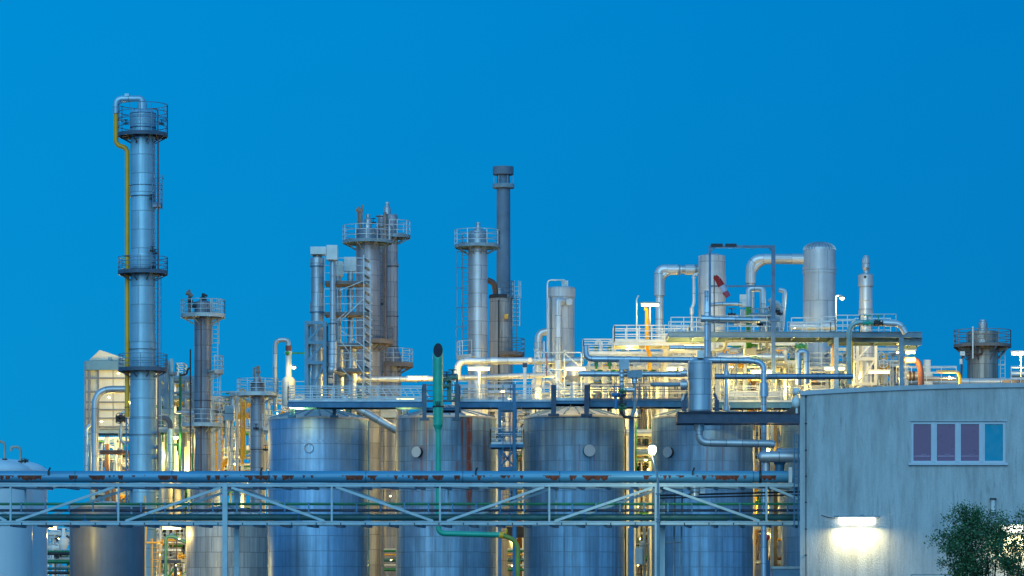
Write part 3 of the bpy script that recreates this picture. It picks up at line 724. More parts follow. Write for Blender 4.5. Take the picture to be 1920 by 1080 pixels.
# round welded ring on tank one
D = 245; rr = W(93.5, D); cx = X(596.5, D); x = X(585, D); yy = D - math.sqrt(rr ** 2 - (x - cx) ** 2); c = Vector((x, yy, Z(840, D - rr))); n = Vector((x - cx, yy - D, 0)).normalized(); u = n.cross(Vector((0, 0, 1)))
part('manhole', MB().wire([c + n * .04 + (u * math.cos(R(t)) + Vector((0, 0, 1)) * math.sin(R(t))) * W(8.5, D) for t in range(0, 361, 20)], .05), mat('faint_ring', (.2, .22, .28), .5, .3), t1)
ringband(t1, 596.5, D, 829, 832.5, 94.0, tankmat)
tank(836, 94, 784, 245, tankstain, 'rust streaked blue grey tank behind the green vent pipe', 22, (787, 847, 10, hm))
tank(1076, 94, 783, 245, tankplain, 'blue grey tank with a pale round cover right of its centre, between the two ladders', 24, (1101, 845, 11, hm))
tank(1317, 95, 783, 245, tankplain, 'blue grey tank behind the globe lamp, below the dark beam', 24, (1253, 847, 10, hm))
tank(1560, 95, 772, 245, tankplain, 'blue grey tank mostly hidden behind the grey building corner', 22)
tank(640, 83, 796, 272, tankbeige, 'beige lit tank showing behind the right side of the smooth silver tank', 18, group=None)
tank(878, 78, 800, 272, tankbeige, 'beige lit tank showing behind the right edge of the rust streaked tank', 18, group=None)
tank(426, 76, 966, 236, tankstone, 'low striped grey and tan tank behind the left bridge column', 16, group=None)
tank(201, 70, 948, 205, tankdark, 'low dark blue grey tank under the left part of the bridge', 8, group=None, ribs=0)
# white tanks, left edge
for px, D, ytop, lb in ((-46, 192, 884, 'white domed tank at the left edge, nearer of two'), (-18, 198, 884, 'white domed tank peeping out behind the nearer one at the left edge')):
    root = thing('white_tank', lb, 'storage tank', (X(px, D), D, 0), 'white domed tanks at the left edge')
    cx, rr, zt = X(px, D), W(106, D), Z(ytop, D)
    part('shell', MB().lathe(cx, D, [(rr, 0.0), (rr, zt)], 72, cap=(False, False)), tankwhite, root)
    hd = W(24, D); pr_ = [(rr * math.cos(R(a)) ** .85 if a < 90 else .01, zt + hd * math.sin(R(a))) for a in range(0, 91, 9)]
    part('dome_roof', MB().lathe(cx, D, [(max(r, .01), z) for r, z in pr_], 72, smooth_profile=True), tankwhite, root)
for (x0, yb, xo, yt, D, lb) in ((9, 868, -14, 826, 192, 'hooked vent pipe on the nearer white tank'), (38.5, 872, 21, 836, 192, 'hooked vent pipe with worn paint behind the first, above the white tanks')):
    root = thing('vent_pipe', lb, 'vent pipe', P(x0, yb, D), 'hooked vents on the white tanks')
    part('gooseneck', pipe_mb([(x0, yb + 6), (x0, yt + 2), (xo, yt + 2), (xo, yt + 10)], 2.6, D, W(9, D)), mat('worn_vent_paint', (.42, .38, .32), .7, 0, rust=.8), root)
    part('flange', MB().tube([P(x0, yb - 6, D), P(x0, yb - 8, D)], W(5, D), 14), darkm, root)
rt = thing('valve', 'small dark valve beside the hooked vents on the white tank roof', 'valve', P(46, 866, 192)); valve_part(rt, 47, 864, 192, .11, darkm, up=False)
# ---------------------------------------------------------------- towers and stacks
def col(name, label, cat, px, D, prof, m, seg=44, group=None):
    root = thing(name, label, cat, (X(px, D), D, 0), group)
    part('shell', lpx(MB(), px, D, prof, seg), m, root); return root
def seams(root, px, D, ys, r, m, h=1.2):
    mb = MB()
    for y in ys: lpx(mb, px, D, [(y + h, r), (y, r)], 36, (True, True))
    part('band', mb, m, root)
# tall column, left
D = 250
c1 = col('distillation_column', 'tallest pale blue column with two ring platforms near the top, left side', 'column', 268, D,
         [(1205, 26), (830, 25), (816, 25), (816, 26), (785, 26), (785, 24.5), (700, 24), (690, 24), (655, 24), (655, 25), (640, 25), (640, 23.5), (520, 23), (505, 23), (505, 25), (484, 25), (478, 24), (478, 22.5), (368, 22.5), (368, 24), (349, 24), (349, 23), (262, 23), (250, 23), (240, 23), (240, 24), (214, 24), (208, 20), (205, 10)], blueclad)
part('neck', lpx(MB(), 266.5, D, [(206, 10), (203, 9.5), (203, 9), (193, 9)], 24), blueclad, c1)
seams(c1, 268, D, (239, 213), 24.6, bluesteel); seams(c1, 268, D, (348, 368, 483, 504), 25.2, darkrail, .8); seams(c1, 268, D, (655, 815, 785), 26.2, darkrail, .8)
part('overhead_pipe', pipe_mb([(266.5, 197), (266.5, 185), (217.5, 185), (217.5, 213)], 6, D, W(13, D), 18), blueclad, c1)
part('saddle', MB().box(X(234, D), X(242, D), D - .2, D + .2, Z(181, D), Z(176, D)), blueclad, c1)
part('downcomer', pipe_mb([(217.5, 212), (217.5, 272), (238.5, 277), (238.5, 782)], 4.4, D, W(12, D), 16), yellow, c1, label='yellow pipe running down the left side')
seams(c1, 238.5, D, (480, 514, 693, 763), 5.6, darkm)
part('riser_pipe', pipe_mb([(283, 204), (296, 204), (296, 900)], 1.25, D - 1, .4, 8), redpipe, c1)
for a in ((252, 5, 23, 46, 55), (510, 5, 23, 46, 27), (692, 5, 24.5, 45, 27)):
    platform(c1, 268, D, a[0], a[1], a[2], a[3], a[4], m=mat('column_deck_paint', (.07, .12, .18), .6, .1), rm=mat('column_rail', (.10, .20, .32), .5, .1), br=8, levels=4 if a[4] > 40 else 3)
tb = MB()
for y in (222,): tb.wire(ring_pts(X(268, D), D, W(46, D), Z(y, D), 0, 360), .04)
part('railing', tb, MATS['column_rail'], c1)
ladder(c1, 293, D, 262, 510, dy=-.5, cage=False, m=MATS['column_rail'], w=.45); ladder(c1, 299, D, 330, 395, dy=-.6, cage=True, m=MATS['column_rail'])
ladder(c1, 296, D, 520, 690, dy=-.2, cage=False, m=MATS['column_rail'])
sb = MB(); sb.box(X(289, D), X(304, D), D - 1.0, D - .1, Z(391, D), Z(386, D)); so_ = part('step_off_platform', sb, greysteel, c1)
rb = MB(); rail_path(rb, [(X(289, D), D - 1, Z(386, D)), (X(304, D), D - 1, Z(386, D)), (X(304, D), D - .1, Z(386, D))], 1.5, .6, .04, 4); part('railing', rb, MATS['column_rail'], so_)
for (x, y) in ((286, 470), (285, 372), (292, 475), (303, 232), (236, 232), (287, 500)): valve_part(c1, x, y, D - .9, .11, darkm)
for y in (811, 838, 857): part('nozzle', MB().tube([P(289, y, D - .4), P(296, y, D - .7)], .12, 10), greysteel, c1)
for y in (222, 244): pass
part('lug', MB().box(X(256, D), X(258, D), D - 1.05, D - .85, Z(271, D), Z(262, D)).box(X(278, D), X(280, D), D - 1.0, D - .8, Z(271, D), Z(262, D)), darkrail, c1)
# second column
D = 256
c2 = col('distillation_column', 'dull grey column with three platforms and bent valve stack, right of tallest column', 'column', 380.5, D,
         [(1200, 18), (802, 16.5), (753, 16.5), (753, 17), (751, 17), (751, 16), (600, 16.2), (590, 16.4), (588, 16), (567, 16), (564, 9)], dullclad)
part('top_nozzle', lpx(MB(), 381, D, [(566, 7), (558, 6), (556, 3), (550, 3)], 20).tube([P(381, 552, D), P(389, 555, D)], .08, 8), darkm, c2)
seams(c2, 380.5, D, (751,), 17.4, darkm); seams(c2, 380.5, D, (580, 589), 16.5, darkrail, .8)
platform(c2, 380.5, D, 591, 5, 16, 41, 28, m=palesteel, br=8)
platform(c2, 380.5, D, 796, 5, 16.5, 40, 27, m=palesteel, br=8)
platform(c2, 380.5, D, 696, 5, 16, 38, 28, a0=-50, a1=50, m=palesteel, br=3)
ladder(c2, 404, D, 560, 645, dy=0, m=palesteel); ladder(c2, 406, D, 700, 796, dy=-.3, m=palesteel); ladder(c2, 408, D, 802, 1000, dy=-.6, m=palesteel)
ladder(c2, 402, D, 600, 696, dy=0, m=palesteel, cage=False)
part('riser_pipe', pipe_mb([(377, 563), (377, 900)], 1.1, D - .75, .2, 8), redpipe, c2)
vs = part('relief_stack', MB().tube([P(355, 591, D), P(355, 556, D)], .11, 8).tube([P(349, 549, D), P(355, 551, D), P(360, 556, D)], .16, 10).tube([P(355, 556, D), P(355, 543, D)], .08, 8).tube([P(355, 575, D), P(366, 572, D)], .1, 8), mat('worn_valve', (.35, .25, .2), .7, .2), c2)
for x, y in ((363, 575), (357, 565)): valve_part(c2, x, y, D - .4, .12, darkm)
# third column
D = 252
c3 = col('distillation_column', 'short dull column with ring platform and bent valve, left of the tank row', 'column', 483, D,
         [(1200, 14), (843, 13), (840, 13.5), (840, 13), (806, 13), (745, 12.5), (738, 12), (736, 13), (722, 13), (720, 11), (716, 10), (716, 8), (707, 8)], dullclad)
seams(c3, 483, D, (719, 724, 843), 13.6, darkm)
platform(c3, 483, D, 738, 5, 12, 38, 27, m=palesteel, br=8); platform(c3, 486, D, 803, 5, 12, 25, 25, a0=-70, a1=60, m=palesteel, br=3)
part('relief_valve', MB().tube([P(476, 707, D), P(476, 690, D), P(484, 690, D)], .08, 8).tube([P(484, 707, D), P(484, 686, D)], .12, 8).sphere(P(484, 697, D), .18), MATS['worn_valve'], c3)
for x, y in ((480, 803), (498, 843)): valve_part(c3, x, y, D - .7, .12, darkm)
# coupled slender vessels in frame (575-610)
D = 250
fr = frame((574.5, 609), (605, 642, 680, 752), 755, D - 1.5, 2.6, mat('frame_blue', (.12, .27, .38), .5, .1), 'blue steel lattice frame holding the slim silver vessel above the first tank', w=.24,
           braces=((576, 640, 607, 607), (576, 678, 607, 644), (576, 750, 607, 683)))
v = vessel(595, D, [(480, 6), (484, 7), (484, 13), (500, 13.5), (500, 12), (568, 12), (568, 14), (586, 14), (586, 12), (770, 12)], silver, 'slim silver vessel standing inside the blue lattice frame', 'slim_vessel', 'vessel')
seams(v, 595, D, (499, 585), 14.4, bluesteel)
part('head_box', MB().box(X(583, D), X(612, D), D - .6, D + .6, Z(478, D), Z(464, D)), white, v)
for x in (590, 600): part('nozzle', MB().tube([P(x, 478, D), P(x, 486, D)], .14, 8), greysteel, v)
v = thing('drop_pipe', 'silver drop pipe under a square box head, right beside the blue lattice frame', 'pipe', P(624, 694, 248.5))
D = 248.5
part('head_box', MB().box(X(613, D), X(633, D), D - .6, D + .6, Z(488, D), Z(461, D)), white, v)
part('shell', lpx(MB(), 624, D, [(694, 8.5), (640, 8.5), (640, 6), (488, 5)], 24), silver, v)
seams(v, 624, D, (606, 640, 664), 8.9, bluesteel)
part('elbow_cap', MB().tube([P(622.5, 693, D - .4), P(622.5, 693, D + .1)], W(7.8, D), 20).sphere(P(622.5, 693, D - .3), W(7.8, D)), silver2, v)
part('header', MB().tube([P(625, 692, D + .2), P(656, 702, D + 3.5), P(672, 711, D + 5)], W(7, D), 18), silver, v)
pipe([(668, 711), (720, 711), (790, 710.5), (1062, 702.5)], 5.2, 256, silver2, 'long silver pipe running level behind the walkways from the scaffold to the middle vessel', fl=((780, 710),), collar=((770, 710.8, 18, 1.1), (980, 705, 14, 1.1)))
# scaffold with three decks
D = 249
sc = thing('scaffold', 'scaffold tower with four timber decks beside the paired grey columns', 'scaffold', P(650, 755, D))
for i, (y, x0, x1) in enumerate(((526, 609, 683), (584, 608, 683), (643, 634, 683), (690, 632, 683))):
    o = part('deck', MB().box(X(x0, D), X(x1 + (10 if True else 0), D), D - .2, D + 2.2, Z(y + 7, D), Z(y + 1, D)), deckm, sc)
    rb = MB(); rail_path(rb, [(X(x0, D), D - .2, Z(y, D)), (X(x1, D), D - .2, Z(y, D)), (X(x1, D), D + 2.2, Z(y, D))], 1.6, 1.1, .045, 3, toe=False); part('railing', rb, railmat, o)
for x in (682, 694): 
    for dy in (-.3, 2.3): part('standard', MB().beam(P(x, 760, D + dy), P(x, 478 if x == 682 else 488, D + dy), .07), railmat, sc)
for x in (645, 668): part('standard', MB().beam(P(x, 760, D + 2.3), P(x, 526, D + 2.3), .06), railmat, sc)
for a in ((640, 600, 682, 560), (640, 640, 682, 700), (626, 606, 650, 584), (636, 545, 682, 526), (640, 690, 682, 735), (640, 620, 690, 655)): part('brace', MB().beam(P(a[0], a[1], D - .3), P(a[2], a[3], D - .3), .06), railmat, sc)
st = MB()
y = 484
while y < 745:
    st.beam(P(683, y, D - .1), P(695, y + 8, D + .2), .5, .07); y += 15.5
part('stair_tread', st, railmat, sc)
# pipes with head boxes behind scaffold
for (x, D, y0, r, bw, lb) in ((657, 251, 484, 5.6, 11, 'thin silver vessel with a square head box behind the scaffold decks'), (635, 252, 492, 5, 8, 'thin silver vessel half hidden behind the scaffold, left one')):
    v = thing('slim_vessel', lb, 'vessel', P(x, 760, D), None)
    part('shell', lpx(MB(), x, D, [(760, r * 2), (722, r * 2.1), (655, r * 1.9), (640, r * 1.05), (590, r), (560, r), (560, r * 1.25), (545, r * 1.25), (545, r), (508, r)], 24), silver, v)
    part('head_box', MB().box(X(x - bw, D), X(x + bw, D), D - .5, D + .5, Z(y0 + 26, D), Z(y0 - 1, D)), white, v)
cu = bpy.data.curves.new('mark', 'FONT'); cu.body = '2N'; cu.size = .62; cu.align_x = 'CENTER'; cu.extrude = .01
to = bpy.data.objects.new('mark', cu); COL.objects.link(to); bpy.context.view_layer.update()
me = bpy.data.meshes.new_from_object(to); bpy.data.objects.remove(to)
D = 251; slim = [o for o in COL.objects if o.name.startswith('slim_vessel') and 'behind the scaffold decks' in o.get('label', '')][0]
mo = bpy.data.objects.new('painted_mark', me); COL.objects.link(mo); mo.parent = slim; mo.rotation_euler = (R(90), 0, 0)
mo.location = P(656, 671, D - .62) - BASE[slim.name]; me.materials.append(white); BASE[mo.name] = BASE[slim.name]
part('painted_mark', MB().wire([P(655.5, 666, D - .6) + Vector((.52 * math.cos(R(t)), 0, .38 * math.sin(R(t)))) for t in range(0, 361, 24)], .05), white, slim)
# paired grey columns
D = 262
c4 = col('distillation_column', 'broad stained grey column with ring platform, left of the touching pair by the scaffold', 'column', 690, D,
         [(1200, 24), (640, 23.5), (463, 22.5), (452, 22.5), (450, 23.5), (442, 23.5), (442, 23), (432, 23), (429, 20)], dullclad)
part('top_nozzle', lpx(MB(), 690, D, [(430, 8), (424, 7), (412, 7), (408, 4), (402, 4)], 20), silver, c4)
seams(c4, 690, D, (441, 451, 593), 24, darkrail, 1)
platform(c4, 689, D, 453, 4, 22, 46, 29, m=greysteel, br=8); platform(c4, 690, D, 640, 6, 23, 47, 26, a0=-100, a1=40, m=deckm, rm=darkrail, br=5)
part('relief_stack', MB().tube([P(676, 430, D - .5), P(676, 395, D - .5)], .16, 10).tube([P(669, 391, D - .5), P(679, 398, D - .5)], .2, 10).tube([P(671, 392, D - .5), P(671, 420, D - .5)], .07, 8).tube([P(679, 396, D - .5), P(679, 384, D - .5)], .07, 8), MATS['worn_valve'], c4)
D = 267
c5 = col('distillation_column', 'narrower stained grey column behind the broad one, with two side platforms on its right', 'column', 735, D,
         [(1200, 18), (735, 17), (688, 17), (668, 17), (655, 12), (650, 11.5), (500, 11.5), (500, 12.2), (494, 12.2), (494, 11), (455, 11), (445, 11), (405, 11), (402, 9)], dullclad)
part('top_nozzle', lpx(MB(), 726, D, [(402, 7), (390, 6.5), (385, 4), (379, 3.5)], 20), silver, c5)
part('side_column', lpx(MB(), 716, D, [(1200, 8), (690, 8), (404, 7.5)], 24), dullclad, c5)
seams(c5, 735, D, (499, 593, 650), 12.6, darkm, 1.5)
part('riser_pipe', pipe_mb([(722, 398), (722, 760)], 3.2, D - 1.2, .3, 10), mat('rust_tinted_riser', (.30, .24, .22), .6, .3, rust=.6), c5)
platform(c5, 737, D, 443, 4, 11, 32, 28, a0=-100, a1=80, m=greysteel, br=4); platform(c5, 735, D, 682, 7, 14, 39, 27, a0=-110, a1=60, m=deckm, br=4)
ladder(c5, 712, D, 455, 755, dy=-1.6, m=darkrail, cage=True)
seams(c5, 712, D - 1, (405, 425), 8, darkrail, 1)
for x, y in ((714, 570), (717, 640), (700, 418)): valve_part(c5, x, y, D - 1.7, .13, darkm)
# middle column with cage
D = 262
c6 = col('distillation_column', 'bright silver column with ladder cage on its left, beside the dark stack', 'column', 896, D,
         [(1200, 19), (671, 18.5), (475, 18), (465, 18), (461, 17.5), (437, 17.5), (434, 17.5), (432, 12)], silver)
part('top_nozzle', lpx(MB(), 896.5, D, [(434, 9), (430, 9), (428, 4.5), (421, 4), (417, 4)], 20), silver, c6)
platform(c6, 895, D, 461, 4, 17, 42, 29, m=greysteel, br=8, rm=railmat)
seams(c6, 896, D, (437, 659), 18.8, bluesteel)
o = platform(c6, 899, D, 669, 5, 17, 42, 28, a0=150, a1=250, m=palesteel, br=3)
ladder(c6, 873, D, 440, 670, dy=-.2, m=darkrail, cage=False, w=.5)
cg = MB()
for x in (857, 866): cg.beam(P(x, 470, D - .8), P(x, 617, D - .8), .055)
for y in (472, 502, 540, 577, 613): cg.wire([P(857, y, D - .4), P(857, y, D - .9), P(866, y, D - 1.1), P(873, y, D - .7), P(873, y, D)], .05)
cg.wire([P(857, 617, D - .8), P(855, 620, D - .8), P(855, 670, D - .8)], .05)
part('safety_cage', cg, darkrail, c6)
# dark stack and its vessel
D = 274
stk = col('chimney_stack', 'dark grey chimney stack with wide cap rising behind the silver column', 'chimney', 944, D,
          [(560, 13.2), (353, 12.6), (345, 12.6), (328, 11.5)], stackm)
part('cap', lpx(MB(), 943.5, D, [(328, 19), (327, 19.5), (313, 19.5)], 40), stackm, stk)
part('collar', lpx(MB(), 944, D, [(353, 20), (352, 20.5), (346, 20.5), (345, 20)], 40), greysteel, stk)
part('strut', MB().beam(P(926, 345, D), P(926, 328, D), .06).beam(P(962, 345, D), P(962, 328, D), .06).beam(P(935, 345, D - .7), P(935, 328, D - .7), .06).beam(P(952, 345, D - .7), P(952, 328, D - .7), .06), greysteel, stk)
D = 270
v2 = col('stack_vessel', 'broad stained vessel with dark rim at the foot of the dark stack', 'vessel', 939, D, [(1200, 23), (670, 22.5), (560, 21.5), (557, 21.5), (553, 20)], mat('stained_pale_vessel', (.50, .46, .42), .5, .35, 'clad', panel=(2.2, 1.55), streak=.5, stain=.5, dark=.5))
part('rim', lpx(MB(), 939, D, [(560, 22.2), (555, 22.4), (553, 21)], 40), darkm, v2)
part('neck', lpx(MB(), 935, D, [(555, 12), (545, 9), (541, 9)], 24), silver, v2)
part('inlet_elbow', pipe_mb([(914, 525), (926, 530), (929, 545), (929, 552)], 5.5, D - .5, .8, 14), rustm, v2)
platform(v2, 939, D, 556, 4, 20, 24, 28, a0=-60, a1=90, rm=darkrail, br=2); ladder(v2, 968, D, 528, 612, dy=-.2, m=palesteel, w=.55)
platform(v2, 940, D, 663, 5, 22, 43, 27, a0=-95, a1=95, m=deckm, rm=darkrail, br=5)
ladder(v2, 962, D, 556, 663, dy=-.8, m=darkrail, cage=False)
part('riser_pipe', pipe_mb([(935, 562), (935, 755)], 1.4, D - 1.1, .3, 8), darkm, v2)
part('instrument', MB().box(X(946, D), X(953, D), D - 1.2, D - .9, Z(600, D), Z(591, D)), yellow, v2)
# vessel with front pipe (1053)
D = 255
v3 = col('vessel', 'white silver vessel with a wide cap and a thick pipe hugging its front', 'vessel', 1053, D, [(690, 24), (558, 24), (558, 25.5), (541, 25.5), (539, 24)], paleclad)
part('overflow_pipe', pipe_mb([(1056, 566, D - 1.1), (1047, 562, D - 1.5), (1046.5, 756, D - 1.5)], 6.8, D, .5, 18), silver2, v3)
seams(v3, 1046.5, D - 1.5, (640, 692), 7.6, silver2, 3)
part('side_pipe', pipe_mb([(1060, 534), (1060, 525), (1026.5, 525), (1026.5, 700)], 1.4, D - .6, .3, 8), white, v3)
part('side_cover', lpx(MB(), 1029, D - .6, [(690, 3.6), (576, 3.6), (560, 3.6)], 14), paleclad, v3)
part('head_box', MB().box(X(1053, D), X(1065, D), D - .3, D + .3, Z(539, D), Z(527, D)), white, v3); part('nozzle', MB().tube([P(1067, 566, D - .8), P(1067, 566, D - 1.1)], .25, 14), silver2, v3)
v3b = vessel(1076, 244, [(680, 12), (688, 17), (705, 17), (716, 7), (760, 6)], silver2, 'silver funnel shaped vessel behind the strip light right of the white silver vessel', 'funnel_vessel')
D = 258
pipe([(1034, 620), (1010, 624), (1009, 760)], 7, D, silver2, 'silver pipe bending down on the left of the capped white silver vessel', collar=((1009, 648, 12, 1.15),), fl=((1009, 655),), br=1.0)
# horizontal pipe run A
pipe([(858, 712), (858, 677), (1000, 676.5), (1092, 676)], 6.6, 254, silver2, 'silver pipe that drops in a rounded elbow below the caged column', collar=((926, 677, 14, 1.12), (1090, 676, 8, 1.15)), br=.9)
part('end_cover', MB().tube([P(994, 675, 253.7), P(994, 675, 253.4)], W(4.5, 254), 14), white, BASE and [o for o in COL.objects if o.get('label', '').startswith('silver pipe that drops in a rounded')][0])
# gooseneck pipe 516 and exchanger stack
pipe([(516, 770), (516, 637), (541, 637), (541, 655)], 4.3, 256, silver, 'slim silver gooseneck pipe left of the blue lattice frame', br=1.0)
D = 255
v = vessel(541, D, [(646, 2.5), (650, 5), (658, 5.5), (660, 7), (663, 7), (663, 5.5), (706, 6), (710, 11), (716, 12), (760, 12)], white, 'white stack vessel with a rusty collar under the slim gooseneck pipe', 'stack_vessel')
part('rusty_collar', lpx(MB(), 541, D, [(659, 5.8), (648, 5.8)], 20), redpipe, v)
part('spray_line', MB().tube([P(536, 662, D), P(574, 662, D)], .06, 8).sphere(P(539, 662, D - .25), .16), lime, v)
for x in (530, 552): part('leg', MB().beam(P(x, 712, D), P(x, 760, D), .12), palesteel, v)
# two vessels on right
D = 252
va = col('vessel', 'tall silver vessel with flat top inside the blue gantry frame', 'vessel', 1335, D, [(660, 26), (622, 26), (540, 25.3), (540, 26.2), (518, 26.2), (518, 25.3), (480, 25.3), (475, 8)], paleclad)
o = pipe([(1236.5, 640), (1236.5, 505.5), (1310, 505.5)], 7.4, 253, silver2, 'thick segmented elbow pipe leading left from the flat topped vessel and down', br=2.0, seg=20, collar=((1236.5, 545, 20, 1.32), (1260, 505.5, 20, 1.32), (1293, 505.5, 18, 1.32)))
part('elbow_cladding', pipe_mb([(1236.5, 555), (1236.5, 505.5), (1255, 505.5)], 9.6, 253, W(26, 253), 22), silver2, o)
for x in (1274, 1305): part('flange', MB().tube([P(x - 1.5, 505.5, 253), P(x + 1.5, 505.5, 253)], W(10.5, 253), 22), greysteel, o)
pipe([(1308, 514), (1301, 515), (1301, 568), (1297, 578), (1297, 620)], 3, 251, silver2, 'thin drain pipe with a kink beside the flat topped vessel', fl=((1301, 520),), collar=((1297, 582, 12, 1.3),))
D = 258
vb_ = col('vessel', 'tall silver vessel with a rounded blue grey dome, tallest on the right side', 'vessel', 1536.5, D, [(720, 31), (685, 33), (640, 31), (513, 30.4), (513, 31.5), (500, 31.5), (500, 30.4), (470, 30.4)], paleclad)
dm = [(470 - 15 * math.sin(R(a)), 30.4 * math.cos(R(a)) ** .8 if a < 90 else .3) for a in range(0, 91, 10)]
part('dome', lpx(MB(), 1536.5, D, dm, 44, (False, True), True), silver, vb_)
rb = MB()
for k in range(28):
    t = 2 * math.pi * k / 28
    rb.wire([Vector((X(1536.5, D) + W(r, D) * 1.005 * math.cos(t), D + W(r, D) * 1.005 * math.sin(t), Z(y, D) + .02)) for y, r in dm[:-1]], .05)
part('dome_rib', rb, silver2, vb_)
part('skirt', lpx(MB(), 1534, D, [(715, 33), (705, 33), (690, 31.5), (672, 31.5)], 40), greysteel, vb_)
o = pipe([(1407.5, 600), (1407.5, 485.5), (1507, 485.5)], 7, 254, silver2, 'thick silver pipe leaving the domed vessel to the left and bending down through the gantry', br=2.0, seg=20, collar=((1407.5, 522, 20, 1.35), (1440, 485.5, 18, 1.4), (1495, 485.5, 22, 1.42)))
part('elbow_cladding', pipe_mb([(1407.5, 532), (1407.5, 485.5), (1500, 485.5)], 9.4, 254, W(26, 254), 22), silver2, o)
# slim column on the right
D = 250
c7 = col('slim_column', 'slim silver column with glassy cylinder top above the right end of the upper deck', 'column', 1623.5, D,
         [(720, 12.5), (652, 12), (632, 12), (592, 12.4), (592, 13.8), (582, 13.8), (582, 12.4), (566, 12.4), (564, 13), (564, 12), (537, 12), (537, 14.3), (516, 14.3), (513, 10)], silver2)
part('top_nozzle', lpx(MB(), 1624, D, [(514, 6), (508, 5.5), (502, 7.5), (497, 7), (485, 7), (479, 4.5)], 24), silver, c7)
part('port', MB().tube([P(1622, 519, D - .5), P(1622, 519, D - .62)], .1, 12), darkm, c7)
frame((1608, 1642), (673, 720), 722, 248, 3.0, white, 'white steel leg frame around the foot of the slim column', w=.2, ytop=632, braces=((1610, 670, 1638, 640), (1610, 716, 1640, 676)))
# wide squat column right
D = 262
c8 = col('distillation_column', 'squat stained column with a broad ring platform above the roof of the grey building', 'column', 1842.5, D,
         [(760, 29), (668, 28.5), (667, 29), (661, 29), (661, 28), (645, 28), (622, 28.3), (621, 26)], mat('stained_squat_column', (.40, .38, .34), .5, .4, 'clad', panel=(1.0, 1.1), streak=.5, dark=.6, stain=.2))
part('top_nozzle', lpx(MB(), 1843, D, [(622, 9.5), (616, 9.5), (616, 8), (607, 8.5), (600, 6)], 24), silver, c8)
o = platform(c8, 1842, D, 648, 4, 27, 53, 28, m=deckm, rm=mat('rusty_rail', (.25, .20, .18), .7, .2), br=8, levels=3, brh=1.0)
gs = MB()
for k in range(8):
    t = R(22 + 45 * k); c, s = math.cos(t), math.sin(t); cx = X(1842, D)
    a = [Vector((cx + W(27, D) * c, D + W(27, D) * s, Z(651, D))), Vector((cx + W(51, D) * c, D + W(51, D) * s, Z(651, D))), Vector((cx + W(51, D) * c, D + W(51, D) * s, Z(655, D))), Vector((cx + W(27, D) * c, D + W(27, D) * s, Z(663, D)))]
    n = Vector((-s, c, 0)) * .03
    gs.rings([[p + n for p in a], [p - n for p in a]], [[0] * 5] * 2, [0, .1], cap=(True, True), smooth=False)
part('gusset', gs, greysteel, o)
part('manway', MB().tube([P(1842, 641, D - 1.05), P(1842, 641, D - 1.25)], W(5.5, D), 20), silver2, c8)
part('side_pipe', pipe_mb([(1842, 652), (1842, 664), (1804, 664.5), (1802, 720)], 2, D - 1.4, .4, 10), rustm, c8)
part('side_fitting', MB().box(X(1795, D), X(1804, D), D - 1.7, D - 1.2, Z(670, D), Z(662, D)).tube([P(1802, 673, D - 1.4), P(1802, 683, D - 1.4)], .13, 10), white, c8)
ladder(c8, 1880, D, 655, 735, dy=0, m=white, cage=False, w=.35); part('side_tie', MB().beam(P(1870, 684, D), P(1884, 684, D), .09).beam(P(1824, 612, D - 2), P(1824, 672, D - 2), .09), white, c8)
# ---------------------------------------------------------------- walkways over the tanks
D = 238
wk = 'blue steel walkways over the tank roofs'
walkway(540, 792, 753, 764, D, 29, label='long blue walkway with open railing over the smooth silver tank', legs=(), group=wk)
for x in (548, 627): pass
def stub(xs, y0, y1, D, w, m, label, name='roof_support', slant=0):
    root = thing(name, label, 'support', P(xs[0], y1, D))
    for x in xs: part('post', MB().beam(P(x + slant, y1, D), P(x, y0, D), w).beam(P(x + slant, y1, D), P(x + slant, y1 - 4, D), w * 2.2), m, root)
    return root
stub((548, 627), 765, 783, 240, .26, bluesteel, 'pair of short blue posts carrying the walkway on the smooth silver tank')
walkway(862, 1036, 753, 764, D, 31, label='blue walkway with open railing between the green vent pipe and the third tank', group=wk)
walkway(1106, 1292, 751, 763, D, 31, label='blue walkway ending at the grey vessel on the dark beam', group=wk, rm=darkrail)
walkway(1340, 1506, 754, 765, D + 1, 30, label='blue walkway reaching from the grey vessel to the building corner', group=wk)
walkway(1038, 1104, 751, 757, D - 1, 31, depth=3, label='raised blue landing over the third tank roof between two dark posts', group=wk)
stub((1038, 1100), 722, 780, D - 1.3, .34, darkbeam, 'pair of tall dark blue posts standing on the third tank roof', slant=0)
walkway(792, 862, 764, 769, D - 3.5, 0, depth=3, label='small blue frame platform clasping the green vent pipe', group=wk)
stub((796, 857), 720, 788, D - 3.8, .28, mat('slate_post_paint', (.06, .11, .16), .5, .1), 'pair of slate posts either side of the green vent pipe')
r = thing('railing', 'dark railing between the grey posts behind the green vent pipe', 'railing', P(826, 764, D)); mb = MB(); rail_path(mb, [P(796, 754, D), P(857, 754, D)], W(32, D), .9, levels=3); part('rail', mb, darkrail, r)
walkway(690, 742, 771, 783, 262, 12, label='pale walkway behind the smooth silver tank', m=palesteel, rm=palesteel, back=False)
# open lattice duct behind first walkway
r = thing('lattice_girder', 'open blue lattice girder behind the first walkway railing', 'girder', P(735, 752, 246)); mb = MB()
for y in (728, 746): mb.beam(P(690, y, 246), P(795, y, 246), .1)
for k in range(9): mb.beam(P(690 + k * 13, 728, 246), P(701 + k * 13, 746, 246), .08)
part('lattice', mb, palesteel, r)
